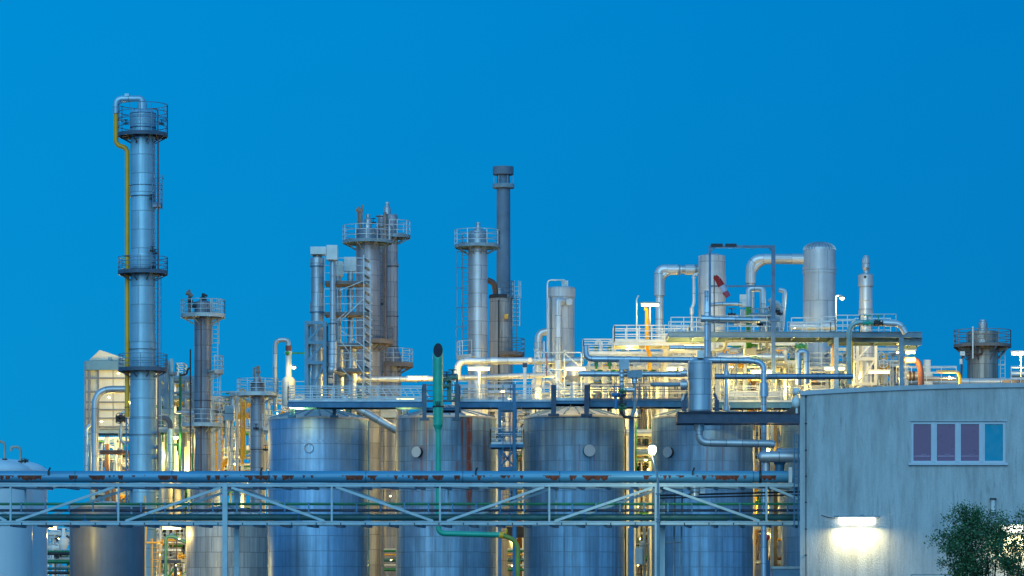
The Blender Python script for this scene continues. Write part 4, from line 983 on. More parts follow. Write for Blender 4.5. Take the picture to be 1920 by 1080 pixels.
# stair tower between tanks two and three
frame((937, 966), (766, 812, 840, 878, 905, 958), 1200, 237, 2.2, bluesteel, 'blue lattice stair tower in the gap between the second and third tanks', w=.22, braces=((938, 843, 965, 876), (938, 876, 965, 843)), cat='stair tower', name='stair_tower')
walkway(920, 982, 833, 839, 236.5, 30, depth=2.4, label='small blue landing with railing on the lattice stair tower', group=wk)
r = thing('stair_post', 'tall blue post rising through the walkway left of the third tank', 'post', P(964, 1200, 236)); part('post', MB().beam(P(964, 1200, 236), P(964, 720, 236), .22), bluesteel, r)
r = thing('access_ladder', 'narrow blue ladder rising beside the lattice stair tower', 'ladder', P(950, 880, 235.5)); ladder(r, 950, 235.5, 722, 985, m=bluesteel, cage=False)
# green vent pipe in front
D = 232
gv = thing('green_vent_pipe', 'big green vent pipe with slanted dark open mouth standing before the rust streaked tank', 'vent pipe', P(821, 1000, D))
cx = X(821.3, D); rr = W(9.6, D); mb = MB()
n = 36; bot = [(cx + rr * math.cos(2 * math.pi * k / n), D + rr * math.sin(2 * math.pi * k / n), Z(797, D)) for k in range(n)]
top = [(x, y, Z(673, D) + (y - D + rr) / (2 * rr) * W(31, D)) for x, y, z in bot]
mb.rings([bot, top], [[rr * 2 * math.pi * k / n for k in range(n + 1)]] * 2, [0, 5])
part('pipe', mb, teal, gv)
mo = MB(); ct = Vector((cx, D, Z(657.5, D)))
inner = [ct + (Vector(p) - ct) * .9 + Vector((0, -.02, 0.02)) for p in top]
mo.v.extend([tuple(p) for p in inner]); mo.face(tuple(range(n)), [(0, 0)] * n)
part('open_mouth', mo, mat('dark_opening', (.012, .014, .03), .7), gv)
lp_ = MB(); lp_.rings([[Vector(p) for p in top], inner], [[0] * (n + 1)] * 2, [0, 1]); part('lip', lp_, teal, gv)
part('reducer', lpx(MB(), 821.3, D, [(807, 5.3), (806, 5.4), (797, 9.6)], 36), teal, gv)
part('band', lpx(MB(), 821.3, D, [(809, 6.0), (806, 6.0)], 30), teal, gv); part('band', lpx(MB(), 821.3, D, [(764, 10.4), (761, 10.4)], 36), darkm, gv)
part('lower_pipe', pipe_mb([(822, 806), (822, 1000), (941, 1003)], 5.2, D, W(13, D), 20), teal, gv)
part('outlet', pipe_mb([(941, 1003), (962, 1011), (971, 1025), (971, 1190)], 4.6, D, W(10, D), 18), mat('yellow_green_worn_pipe', (.25, .32, .05), .5, 0, rust=.6), gv)
part('joint', MB().tube([P(936, 1003, D), P(944, 1004.3, D)], W(6.3, D), 18).tube([P(948, 1000, D - .1), P(950, 992, D - .1)], .1, 8), yellow, gv)
mb = MB()
for k in (-1, 0, 1): mb.beam(P(821 + k * 3, 760, D - .42), P(821 + k * 4, 752, D - .45), .06)
part('lifting_lug', mb, darkm, gv)
# sloping silver duct between tank 1 and 2
pipe([(640, 742), (665, 762), (742, 806), (800, 838)], 7.6, 250, silver, 'silver duct sloping down between the smooth tank and the rust streaked tank', br=1.2, seg=18)
# grey vessel on dark beam
D = 228
r = thing('dark_beam', 'dark blue steel beam jutting left from the building corner', 'beam', P(1385, 793, D))
mb = MB(); y0, y1 = Z(793.5, D), Z(772, D); mb.ibeam((X(1270, D), D, (y0 + y1) / 2), (X(1503, D), D, (y0 + y1) / 2), .5, y1 - y0, .06); mb.ibeam((X(1270, D), D + 2.2, (y0 + y1) / 2), (X(1503, D), D + 2.2, (y0 + y1) / 2), .5, y1 - y0, .06)
mb.box(X(1270, D), X(1270, D) + .05, D - .25, D + 2.4, y0, y1); part('girder', mb, darkbeam, r)
gvs = thing('grey_vessel', 'grey blue cylinder vessel standing upright on the dark beam', 'vessel', P(1312, 772, D + 1.1)); D = 229.1
part('shell', lpx(MB(), 1312.5, D, [(771, 22.5), (678, 22.5), (676, 20), (672, 9)], 44), mat('blue_vessel_cladding', (.44, .52, .58), .42, .4, 'clad', panel=(1.6, 1.03), streak=.2), gvs)
for x in (1283, 1344):
    part('support_lug', MB().beam(P(x, 771, D - .6), P(x, 750, D - .6), .3).beam(P(x, 750, D - .6), P(x + (5 if x < 1300 else -5), 738, D - .6), .16), darkbeam, gvs)
    cb = MB(); lpx(cb, x - 1, D - .5, [(752, 5), (738, .5)], 4); part('gusset', cb, white, gvs)
for y in (700, 722): part('nozzle', MB().tube([P(1288, y, D - .5), P(1276, y, D - .5)], W(9 if y > 710 else 6.5, D), 18), silver, gvs)
part('outlet_pipe', pipe_mb([(1311, 785), (1311, 830), (1446, 832), (1453, 834)], 7.2, D - .3, W(17, D), 20), silver, gvs)
part('outlet_collar', lpx(MB(), 1311, D - .3, [(808, 9.6), (794, 9.6)], 24), silver, gvs)
part('top_box', MB().box(X(1307, D), X(1318, D), D - .9, D - .3, Z(673, D), Z(659, D)), white, gvs)
# front pipes
F = 234
sp_ = mat('sky_silver_pipe', (.42, .50, .56), .38, .6, 'clad', panel=(3, 1.1), streak=.15)
pipe([(1099, 648), (1099, 673), (1400, 676), (1432, 680), (1432, 772)], 5.6, F, sp_, 'long upper silver pipe curving up at its left end and down at its right', br=.9, collar=((1180, 673.6, 10, 1.12), (1340, 675, 40, 1.12), (1400, 676, 12, 1.12)), seg=18)
pipe([(1085, 701), (1284, 702)], 5.0, F, sp_, 'shorter silver pipe running into the grey vessel from the left', collar=((1190, 701.5, 24, 1.5),), seg=16)
pipe([(1340, 706), (1600, 706)], 5.2, F + 1, mat('steel_blue_pipe', (.16, .26, .36), .4, .5, 'clad', panel=(3, 1.4), streak=.2), 'dark steel blue pipe running right from the grey vessel toward the slim column', seg=16, collar=((1362, 706, 12, 1.1),))
pipe([(1220, 721), (1277, 721)], 4.0, F, greysteel, 'short grey pipe at rail height left of the grey vessel')
pipe([(1432, 690), (1432, 905), (1432, 1200)], 5.2, F, sp_, 'tall blue grey downpipe falling behind the dark beam and bridge', collar=((1432, 731, 26, 1.7),), seg=16)
pipe([(1362, 680), (1362, 770)], 4.4, F + 1, sp_, 'pale upright pipe just right of the grey vessel', collar=((1362, 765, 10, 1.6), (1360, 700, 8, 1.5)))
pipe([(1497, 722), (1497, 660), (1512, 660), (1512, 720)], 6.2, F + 3, sp_, 'thick U shaped pipe end beside the building roof corner', br=1.0, seg=18)
pipe([(1325, 670), (1325, 598), (1425, 600)], 4.8, F - 1, sp_, 'pipe rising beside the gantry post and turning right above the deck', collar=((1325, 590, 22, 1.45),), br=.3)
pipe([(1325, 565), (1325, 545), (1325, 666)], 4.4, F - 1, sp_, 'upright pipe with domed elbow in front of the left gantry post', seg=14)
# junction boxes, valves on front pipes
r = thing('control_box', 'pale square box mounted under the upper silver pipe', 'box', P(1169, 694, F)); part('case', MB().box(X(1160, F), X(1179, F), F - .7, F - .2, Z(694, F), Z(675, F)), mat('pale_box_paint', (.42, .52, .58), .5), r)
r = thing('valve_run', 'foil wrapped valve string with green valves dropping past the walkway', 'valve string', P(1166, 790, F - 1))
D = F - 1.2
mb = MB(); 
for y, q in ((697, 4), (705, 5), (713, 4.5), (721, 5), (728, 4)): mb.sphere(P(1166, y, D), W(q, D), sz=1.2)
part('foil_wrap', mb, silver2, r)
part('stem', MB().tube([P(1166, 694, D), P(1166, 775, D), P(1171, 782, D), P(1186, 782, D)], .12, 10), darkm, r)
for y, m in ((733, green), (741, navy), (757, darkm), (765, green)): valve_part(r, 1167, y, D - .1, .17, m, m, up=False)
valve_part(r, 1156, 740, D - .1, .2, mat('bright_blue_paint', (.01, .22, .5), .4), up=True)
part('drain', MB().tube([P(1156, 740, D), P(1155, 768, D)], .1, 10), MATS['bright_blue_paint'], r)
r = thing('tee_pipe', 'grey tee pipe with silver sleeve dropping from a box beside the valve string', 'pipe', P(1190, 790, D)); 
part('box', MB().box(X(1176, D), X(1204, D), D - .4, D + .3, Z(709, D), Z(695, D)), greysteel, r)
part('sleeve', lpx(MB(), 1190, D, [(718, 6.5), (700, 5.5)], 18), sp_, r)
part('pipe', pipe_mb([(1190, 716), (1190, 768), (1185, 778), (1185, 788)], 3.3, D, .4), greysteel, r); part('branch', MB().tube([P(1168, 731, D), P(1190, 731, D)], .16, 12), silver2, r)
for y in (739, 750): part('flange', lpx(MB(), 1190, D, [(y + 1, 5), (y - 1, 5)], 16), greysteel, r)
part('drip_tray', MB().box(X(1175, D), X(1199, D), D - .5, D + .5, Z(784, D), Z(782, D)), darkm, r)
r = thing('post', 'dark slim post between the third and fourth tanks', 'post', P(1184, 1200, F)); part('column', MB().beam(P(1184, 1200, F), P(1184, 784, F), .32), bluesteel, r)
r = thing('scaffold', 'light pole scaffold with slanting braces in front of the capped white silver vessel', 'scaffold', P(1040, 750, 242)); D = 242
for x, y in ((1003, 655), (1020, 640), (1058, 655), (1090, 660)): part('standard', MB().beam(P(x, 752, D), P(x, y, D), .07), railmat, r)
part('standard', MB().beam(P(1025, 705, D), P(1025, 662, D), .07), redpipe, r)
for a in ((1003, 661, 1092, 661), (1003, 693, 1060, 693), (1003, 662, 1030, 692), (1024, 690, 1056, 722), (1057, 661, 1096, 695), (1030, 700, 1062, 742)): part('brace', MB().beam(P(a[0], a[1], D), P(a[2], a[3], D), .07), railmat, r)
r = thing('lamp_post', 'white post with a dark square head between the strip lights', 'post', P(984, 752, 244)); part('post', MB().beam(P(984, 752, 244), P(984, 684, 244), .22), white, r); part('head', MB().beam(P(984, 689, 244), P(984, 681, 244), .32), darkbeam, r)
r = thing('valve_skid', 'dark green valve stand with blue frame behind the green vent pipe', 'valve stand', P(846, 752, 236))
part('stand', MB().beam(P(842, 752, 236), P(842, 706, 236), .3).beam(P(830, 706, 236), P(858, 706, 236), .12), mat('grey_green_paint', (.12, .25, .18), .5), r); part('frame', MB().beam(P(830, 703, 236), P(858, 703, 236), .16).beam(P(857, 753, 236), P(857, 703, 236), .16), bluesteel, r)
for x, y in ((838, 712), (848, 708), (833, 724)): valve_part(r, x, y, 235.7, .2, MATS['grey_green_paint'], darkm)
# ---------------------------------------------------------------- gantry and upper deck
D = 238
gt = thing('gantry_frame', 'tall blue grey goalpost gantry rising above the upper deck', 'gantry', P(1391, 720, D)); gm = mat('gantry_blue', (.13, .22, .33), .5, .1)
part('post', MB().beam(P(1331, 760, D), P(1331, 461, D), .16), gm, gt); part('post', MB().beam(P(1450, 718, D), P(1450, 461, D), .27), gm, gt)
part('beam', MB().beam(P(1329, 462.5, D), P(1453, 462.5, D), .2, .18), gm, gt); part('beam', MB().beam(P(1332, 536.5, D), P(1447, 536.5, D), .12), gm, gt)
part('brace', MB().beam(P(1332, 472, D), P(1342, 463, D), .08), gm, gt); part('brace', MB().beam(P(1449, 472, D), P(1440, 463, D), .08), gm, gt)
part('trolley', MB().beam(P(1333, 459.5, D - .1), P(1355, 459.5, D - .1), .12, .2).beam(P(1360, 459.5, D - .1), P(1381, 459.5, D - .1), .12, .2), darkm, gt)
for y in (600, 700): part('bracket', MB().box(X(1443, D), X(1462, D), D - .2, D + .3, Z(y + 3, D), Z(y - 2, D)), gm, gt)
uk = 'upper grey decks behind the gantry'
walkway(1254, 1728, 622, 633, 240, 0, depth=4, m=greysteel, label='long grey upper deck carried above the pipes, running right past the domed vessel', group=uk)
for x0, x1, h, lb in ((1258, 1330, 27, 'railing'), (1340, 1462, 30, ''), (1484, 1540, 26, ''), (1543, 1566, 28, ''), (1566, 1612, 31, ''), (1612, 1680, 33, '')):
    r = thing('deck_railing', {1258: 'railing at the left end of the upper deck', 1340: 'dark railing on the upper deck inside the gantry', 1484: 'white railing in front of the domed vessel', 1543: 'short white gate railing right of the domed vessel', 1566: 'white railing between the lamp pole and the slim column', 1612: 'tall railing at the right end of the upper deck'}[x0], 'railing', P(x0, 622, 240))
    for dy in (0, 3.4):
        mb = MB(); rail_path(mb, [P(x0, 622, 240) + Vector((0, dy, 0)), P(x1, 622, 240) + Vector((0, dy, 0))], W(h, 240), .95, .055, 3, toe=False); part('rail', mb, railmat if x0 in (1340, 1612) and dy == 0 else white, r)
walkway(1560, 1690, 634, 642, 241, 0, depth=3, m=greysteel, label='lower grey beam deck under the right end of the upper deck', group=uk)
walkway(1694, 1728, 630, 648, 240.5, 0, depth=3, m=greysteel, label='open end of the upper deck above the roof lamp', group=uk)
for x, yb in ((1568, 720), (1690, 720)): r = thing('deck_post', 'pale post under the upper deck behind the strip lights' if x < 1600 else 'blue grey post under the right end of the upper deck', 'post', P(x, 760, 239.5)); part('column', MB().beam(P(x, 1200, 239.5), P(x, 633, 239.5), .30), palesteel if x < 1600 else greysteel, r)
walkway(1152, 1292, 641, 648, 246, 31, depth=3, m=white, rm=white, label='white upper walkway with tight railing left of the gantry', group=uk, step=.9)
walkway(1094, 1260, 664, 669, 252, 28, depth=2, m=palesteel, rm=white, label='white walkway with three green topped cylinders behind it', group=uk, step=2.5)
frame((1100, 1240), (690, 722, 752), 1200, 256, 5, white, 'white pipe rack steelwork behind the walkways, middle right', posts=[1100, 1135, 1180, 1240], w=.25)
frame((1248, 1308), (633, 660, 700), 1200, 250, 4, white, 'white steel bay with a large lit panel left of the gantry', w=.3, ytop=628)
# items on upper deck
D = 244
r = thing('green_column', 'thick green pipe column with silver top standing inside the gantry', 'column', P(1404, 720, D))
part('pipe', lpx(MB(), 1404, D, [(655, 5.6), (575, 5.6)], 20), lime, r); part('sleeve', pipe_mb([(1404, 576), (1404, 541), (1418, 541), (1430, 541), (1431, 600), (1431, 625)], 5.8, D, W(9, D), 18), silver2, r); part('base_box', MB().box(X(1395, D), X(1417, D), D - .5, D + .5, Z(666, D), Z(654, D)), white, r)
part('branch', MB().tube(bend([P(1408, 647, D), P(1424, 648, D), P(1430, 656, D)], .2), .1, 10), lime, r)
pipe([(1430, 628), (1438, 640), (1438, 658), (1417, 661)], 4, D, silver2, 'silver pipe curling under the upper deck to the base of the green column')
pipe([(1340, 657), (1358, 655), (1362, 640), (1372, 638), (1450, 640)], 3.6, 243, silver2, 'silver pipe wriggling just under the upper deck', br=.5)
pipe([(1466, 620), (1472, 545), (1460, 543)], 4, D, silver2, 'silver pipe with open hooked top right of the gantry', br=.5)
pipe([(1325, 572), (1350, 570), (1392, 570)], 3.6, D - 5, sp_, 'level pipe with a valve crossing from the gantry post to the small box')
r = thing('control_box', 'pale upright box on the upper deck left of the green column', 'box', P(1393, 598, D - 2)); part('case', MB().box(X(1387, D - 2), X(1399, D - 2), D - 2.4, D - 1.8, Z(580, D), Z(558, D)), white, r); part('stem', MB().tube([P(1393, 580, D - 2.1), P(1393, 600, D - 2.1)], .17, 12), silver, r)
r = thing('header_pipe', 'grey header pipe with valves above the deck inside the gantry', 'pipe', P(1385, 602, D - 3)); part('pipe', MB().tube([P(1334, 597, D - 3), P(1440, 599, D - 3)], .14, 12), sp_, r); part('pipe', MB().tube([P(1334, 604, D - 3), P(1440, 604, D - 3)], .1, 12), greysteel, r)
for x in (1372, 1411, 1423, 1434): valve_part(r, x, 590, D - 3.2, .16, greysteel if x != 1372 else darkm, up=True)
part('sleeve', MB().tube([P(1364, 596, D - 3), P(1384, 596, D - 3)], .26, 16), sp_, r)
for x in (1425, 1440, 1446, 1456, 1462): 
    r = thing('instrument_tree', {1425: 'slender instrument tree beside the green column', 1440: 'instrument pipe tree left of the thick gantry post', 1446: 'dark valve cluster hugging the thick gantry post', 1456: 'pale instrument drum right of the thick gantry post', 1462: 'bracketed pipe cluster right of the gantry'}[x], 'instrument', P(x, 622, D - 2))
    y0 = {1425: 590, 1440: 575, 1446: 560, 1456: 565, 1462: 570}[x]
    part('stem', MB().tube([P(x, 622, D - 2), P(x, y0, D - 2)], .08, 8), palesteel, r)
    for k, y in enumerate(range(y0 + 4, 618, 14)): valve_part(r, x, y, D - 2.1, .13, [silver2, darkm, palesteel][k % 3], up=False)
part('drum', lpx(MB(), 1459, D - 1, [(600, 4), (570, 4)], 16), silver2, r)
pipe([(1425, 628), (1425, 650)], 3.2, D - 1, sp_, 'short pipe stub dropping from the deck beside the green column', collar=((1437, 650, 10, 1.3),))
r = thing('wind_sock', 'red and white wind sock drooping from a thin dark pole', 'wind sock', P(1339, 622, 237)); D = 236
part('pole', MB().tube([P(1339, 622, D), P(1339, 516, D)], .035, 8), darkm, r)
ws = [(1340, 518), (1346, 524), (1353, 536), (1359, 547), (1366, 556)]; rs = [.16, .21, .24, .22, .18]
red = mat('red_cloth', (.55, .02, .02), .8); wc = mat('white_cloth', (.6, .55, .62), .8); fr2 = mat('pink_cloth', (.55, .10, .14), .8)
for i in range(4):
    a, b = ws[i], ws[i + 1]
    part('cloth_band', MB().tube([P(a[0], a[1], D - .1), P(b[0], b[1], D - .1)], [rs[i], rs[i + 1]], 12, cap=(False, False)), (red, wc, wc, fr2)[i] if i != 1 else red, r)
# horizontal drums and pipes behind
hp = 'large pale pipes lying level in the lit rack'
for x0, x1, y, r_, D, m, lb in ((1375, 1462, 628 - 22, 6.5, 252, paleclad, 'pale pipe lying behind the upper deck inside the gantry'),
    (1480, 1568, 612, 7, 252, paleclad, 'pale pipe lying on the upper deck in front of the domed vessel'),
    (1345, 1470, 671, 8, 250, sp_, 'large silver blue pipe behind the gantry foot'), (1360, 1500, 684, 6, 252, silver2, 'yellow lit silver pipe below the large silver blue one'),
    (1365, 1468, 742, 10, 248, paleclad, 'fat pale horizontal drum above the walkway right of the grey vessel'), (1255, 1322, 652, 4.2, 237, sp_, 'short silver pipe under the lit strip light left of the gantry'),
    (1130, 1160, 672, 6, 254, silver2, 'stubby pale pipe left of the yellow pipe'), (1895, 1960, 702, 7, 262, silver2, 'bright silver pipe at the right edge above the roof')):
    pipe([(x0, y), (x1, y)], r_, D, m, lb, collar=((x0 + (x1 - x0) * .3, y, 6, 1.1), (x0 + (x1 - x0) * .7, y, 6, 1.1)), seg=20)
pipe([(1208, 578), (1213, 580), (1213, 625), (1213, 652), (1218, 664), (1218, 694)], 3.8, 247.6, yellow, 'bright yellow pipe descending with a kink through the white walkway', name='yellow_pipe', br=.4)
for x in (1120, 1145, 1170):
    k = {1120: 'left', 1145: 'middle', 1170: 'right'}[x]; q = {1120: 'leftmost', 1145: 'middle', 1170: 'rightmost'}[x]
    r = thing('green_cylinder', q + ' of three green topped cylinders with white hooked pipes', 'cylinder', P(x, 692, 256), 'green topped cylinders with white hoods')
    part('body', lpx(MB(), x - 2, 256, [(692, 3.6), (650, 3.6), (650, 4.4), (648, 4.4)], 16), green, r)
    part('hood_pipe', pipe_mb([(x - 2, 645), (x - 2, 641), (x + 7, 640), (x + 7, 690)], 3, 255.2, .5, 14), white, r)
# slim post and small instruments, left of pole lamp
r = thing('hooked_mast', 'thin white mast with bent tip left of the pole lamp', 'mast', P(1193.5, 640, 246)); part('pole', MB().tube([P(1193.5, 641, 246), P(1193.5, 562, 246), P(1197, 554, 246)], .05, 8), white, r)
pipe([(1592, 660), (1592, 640)], 0.1, 240, white, 'x') if False else None
# teal pipe looping over deck at right + valves
o = pipe([(1592, 720), (1592, 604), (1640, 605), (1690, 608), (1697, 622)], 5, 239, mat('pale_teal_pipe', (.30, .42, .40), .45, .2), 'pale teal pipe looping up over the deck rail in front of the slim column', br=.9, seg=16)
part('segment', MB().tube(bend([P(1650, 605, 239), P(1688, 607, 239), P(1698, 625, 239)], .8), W(6, 239), 16), silver2, o)
for x in (1627, 1647): valve_part(o, x, 606, 238.8, .2, teal if x < 1640 else darkm, teal, up=True)
part('band', MB().tube([P(1640, 605, 239), P(1652, 605.6, 239)], W(6, 239), 16), rustm, o)
pipe([(1598, 715), (1598, 640)], 1.6, 240, yellow, 'thin yellow pipe beside the pale teal loop')
pipe([(1562, 715), (1562, 645)], 1.4, 244, yellow, 'thin yellow pipe beside the foot of the domed vessel')
pipe([(1690, 675), (1722, 675), (1727, 700), (1727, 722)], 5.6, 242, redpipe, 'rusty red elbow pipe descending to the roof under the lamp', br=1.2, seg=18, name='rusty_pipe')
pipe([(1696, 676), (1716, 675)], 6.4, 242, silver2, 'silver sleeve leading into the rusty red elbow')
pipe([(1700, 705), (1722, 705)], 7, 244, paleclad, 'stubby pale pipe with flanges behind the rusty red elbow', fl=((1706, 705), (1713, 705)), fm=rustm)
v = vessel(1738, 254, [(675, 7), (698, 7), (698, 11), (722, 11)], white, 'white stepped drum on the roof right of the rusty elbow', 'drum', 'drum')
pipe([(1756, 697), (1795, 697), (1800, 706), (1800, 722)], 3, 250, yellow, 'yellow pipe along the roof railing bending down', br=.6)
for x0, x1, lb in ((1681, 1793, 'white roof railing between the rusty elbow and the squat column'), (1896, 1960, 'white railing at the right edge of the roof line')):
    r = thing('roof_railing', lb, 'railing', P(x0, 718, 246)); mb = MB(); rail_path(mb, [P(x0, 719, 246), P(x1, 719, 246)], W(32, 246), 1.05, .05, 3, toe=False); part('rail', mb, white, r)
    mb = MB(); rail_path(mb, [P(x0, 719, 250), P(x1, 719, 250)], W(30, 246), 1.05, .05, 3, toe=False); part('rail', mb, white, r)
pipe([(1700, 716), (1960, 716)], 7, 256, paleclad, 'long pale pipe low behind the roof railing')
for x0, x1, y in ((1700, 1800, 706), (1880, 1960, 712)):
    r = thing('catwalk_plate', 'brownish plate behind the roof railing left of the squat column' if x0 < 1800 else 'brownish plate behind the railing right of the squat column', 'plate', P(x0, y + 8, 252)); part('plate', MB().box(X(x0, 252), X(x1, 252), 252, 252.2, Z(y + 8, 252), Z(y, 252)), deckm, r)
# duct right, behind bridge end
D = 172
r = thing('silver_duct', 'short fat silver duct with rounded end leaving the building corner over the bridge', 'duct', P(1460, 866, D))
part('shell', MB().tube([P(1421, 856.5, D), P(1423, 856.5, D), P(1428, 856.5, D), P(1503, 856.5, D)], [W(4, D), W(8, D), W(10.4, D), W(10.4, D)], 26), silver, r)
part('upper_shell', MB().tube([P(1456, 850, D + .9), P(1503, 850, D + .9)], W(9.5, D), 24), silver, r)
part('saddle', lpx(MB(), 1437, D + .2, [(886, 7), (866, 7)], 20), silver, r); part('saddle', lpx(MB(), 1462, D + .4, [(884, 9), (872, 9), (866, 13)], 20), bluesteel, r)
r = thing('white_post', 'short white post standing in front of the pipeline end', 'post', P(1482, 906, 167)); part('post', MB().box(X(1479, 167), X(1485, 167), 166.9, 167.2, Z(905, 167), Z(876, 167)), white, r)
r = thing('wall_ladder', 'narrow blue ladder fixed at the building corner beside the bridge end', 'ladder', P(1493, 988, 166)); ladder(r, 1493, 166, 814, 988, m=bluesteel, cage=False, w=.2)
r = thing('container', 'pale blue box container beside the building foot', 'container', P(1475, 1200, 175)); part('body', MB().box(X(1449, 175), X(1510, 175), 175, 177, Z(1200, 175), Z(1067, 175)), mat('container_paint', (.25, .42, .55), .5), r); part('top_rim', MB().box(X(1446, 175), X(1510, 175), 174.95, 177.05, Z(1066.5, 175), Z(1062, 175)), white, r)
part('corner_post', MB().box(X(1437, 175), X(1444, 175), 175, 175.3, Z(1200, 175), Z(1050, 175)), bluesteel, r)
# ---------------------------------------------------------------- lit hall on the left
D = 286
hall = thing('cladded_hall', 'tall pale sheet clad hall with a small peaked roof, lit yellow, behind the tallest column', 'hall', P(210, 1200, D))
sh = mat('white_corrugated_sheet', (0.62, 0.60, 0.50), .6, 0, 'sheet'); shb = mat('grey_corrugated_sheet', (.42, .46, .46), .6, 0, 'sheet')
part('wall', MB().box(X(184, D), X(300, D), D, D + 9, Z(806, D), Z(694, D)), sh, hall)
part('side_bay', MB().box(X(160, D), X(183.8, D), D + .3, D + 9, Z(806, D), Z(694, D)), shb, hall)
mb = MB()
f = [P(166, 676, D + .4), P(246, 676, D + .4), P(187, 656, D + .4)]; bk_ = [p + Vector((0, 8, 0)) for p in f]
mb.rings([f, bk_], [[0] * 4] * 2, [0, 8], cap=(True, True), smooth=False); part('gable', mb, sh, hall)
part('vent', MB().box(X(202, D), X(209, D), D + .2, D + .38, Z(676, D), Z(670, D)), greysteel, hall)
part('fascia', MB().box(X(161, D), X(262, D), D - .35, D + 9.2, Z(694, D), Z(677, D)), mat('fascia_blue', (.06, .18, .30), .5, .1, dirt=.2), hall)
gb = MB()
for y in (709, 754, 768, 784, 800, 735): gb.beam(P(160, y, D - .1), P(290, y, D - .1), .07, .12)
for x in (160, 184, 212, 168): gb.beam(P(x, 885, D - .1), P(x, 677, D - .1), .14 if x != 212 else .05)
part('girt', gb, darkrail, hall)
part('base_beam', MB().ibeam(P(160, 808, D - .3), P(300, 808, D - .3), .4, .4).beam(P(160, 822, D - .3), P(300, 822, D - .3), .15), greysteel, hall)
for x in (172, 226): part('leg', MB().beam(P(x, 1200, D), P(x, 806, D), .35), greysteel, hall)
pipe([(178, 900), (178, 730), (245, 730), (262, 730)], 6.6, 262, mat('hall_pipe', (.46, .50, .53), .38, .55, 'clad', panel=(4, 1.8), streak=.15), 'thick silver pipe rising beside the lit hall and turning right behind the yellow downcomer', br=1.3, seg=20)
pipe([(162, 900), (162, 803), (170, 796)], 3.2, 266, sp_, 'thin pipe at the far left of the lit hall', br=.5); pipe([(169, 900), (169, 835)], 2.4, 266, greysteel, 'thin grey pipe beside the hall leg')
r = thing('valve_pipe', 'dark valve on a hooked grey pipe between the hall and the tallest column', 'valve pipe', P(226, 830, 262)); part('pipe', pipe_mb([(240, 773), (227, 773), (226, 826), (236, 832)], 2.8, 262, .5), sp_, r)
for y in (782, 788): valve_part(r, 226, y, 261.7, .22, darkm, up=False)
r = thing('instrument_box', 'white instrument box on a brown post under the lit hall', 'box', P(201, 833, 270)); part('case', MB().box(X(197, 270), X(205, 270), 269.6, 270, Z(832, 270), Z(820, 270)), white, r); part('post', MB().beam(P(201, 1200, 270), P(201, 818, 270), .32), rustm, r)
pipe([(188, 848), (236, 848), (252, 853)], 4.2, 268, rustm, 'rusty brown pipe lying level under the lit hall', fl=((222, 848), (228, 848)))
r = thing('blue_support', 'narrow blue lattice post left of the tallest column foot', 'post', P(240, 1200, 251)); mb = MB()
for x in (237, 244): mb.beam(P(x, 1200, 251), P(x, 783, 251), .12)
for k in range(14): mb.beam(P(237, 790 + k * 12, 251), P(244, 802 + k * 12, 251), .06)
part('lattice', mb, bluesteel, r)
# ---------------------------------------------------------------- plant between the left columns
D = 262
r = col('slim_column', 'slim blue grey twin column with domed tops right of the tallest column', 'column', 321, D, [(900, 6), (764, 6), (764, 5), (676, 5), (672, 3)], blueclad)
part('twin', lpx(MB(), 312, D - .5, [(772, 4.5), (764, 6), (764, 4), (680, 4), (675, 2)], 24), greysteel, r); platform(r, 320, D, 700, 3, 5, 11, 0, br=3)
part('skirt_box', MB().box(X(307, D), X(320, D), D - .9, D - .2, Z(778, D), Z(768, D)), greysteel, r)
v = vessel(345, 270, [(704, 6), (706, 16), (708, 18), (712, 18), (712, 19), (716, 19), (718, 17.5), (900, 17.5)], white, 'white drum with dark shoulder behind the dull grey column', 'drum', 'drum')
part('dark_ring', lpx(MB(), 345, 270, [(721, 18.6), (712, 18.6)], 36), darkm, v)
walkway(290, 420, 805, 811, 264, 26, label='grey walkway crossing behind the dull grey column', m=greysteel, rm=palesteel)
walkway(330, 345, 705, 708, 272, 24, label='small white railed platform on the white drum', m=white, rm=white)
for x, y0, y1, r_, D, m, lb in ((338, 700, 860, 2.6, 259, green, 'dark green upright pipe left of the dull grey column'), (357, 655, 900, 1.5, 254, darkm, 'thin dark upright pipe just left of the dull grey column'),
        (424, 760, 838, 3, 256, sp_, 'thin blue pipe hanging below the twin grey boxes'), (434.5, 735, 900, 3.2, 256, silver, 'slim silver upright pipe beside the twin grey boxes'),
        (444, 800, 900, 3.6, 257, silver2, 'pale upright pipe with a red ring between the dull columns'), (452, 738, 860, 1.7, 257, yellow, 'left of two thin yellow pipes between the dull columns'), (459, 738, 860, 1.7, 257, yellow, 'right of two thin yellow pipes between the dull columns')):
    pipe([(x, y1), (x, y0)], r_, D, m, lb, collar=((x, (y0 + y1) / 2, 6, 1.3),) if r_ > 2 else ())
r = thing('yellow_loop', 'yellow hoop joining the two thin yellow pipes at platform height', 'pipe', P(455, 738, 257)); part('hoop', MB().wire([P(455 + 5 * math.cos(R(t)), 738 - 8 * math.sin(R(t)), 257) for t in range(0, 181, 20)], .12), yellow, r)
D = 255
r = thing('equipment_box', 'pair of stacked grey boxes between the two dull columns', 'box', P(430, 790, D)); part('case', MB().box(X(423, D), X(440, D), D - .8, D, Z(776, D), Z(762, D)), greysteel, r); part('case', MB().box(X(422, D), X(440, D), D - .85, D, Z(790, D), Z(777, D)), greysteel, r)
r = thing('stub_vessel', 'pipe with a square cap left of the short dull column', 'vessel', P(437, 760, D)); part('shell', lpx(MB(), 437, D, [(760, 4), (745, 4), (745, 6), (738, 6)], 20), silver, r); part('cap', MB().box(X(431, D), X(443, D), D - .5, D + .5, Z(743, D), Z(737, D)), greysteel, r)
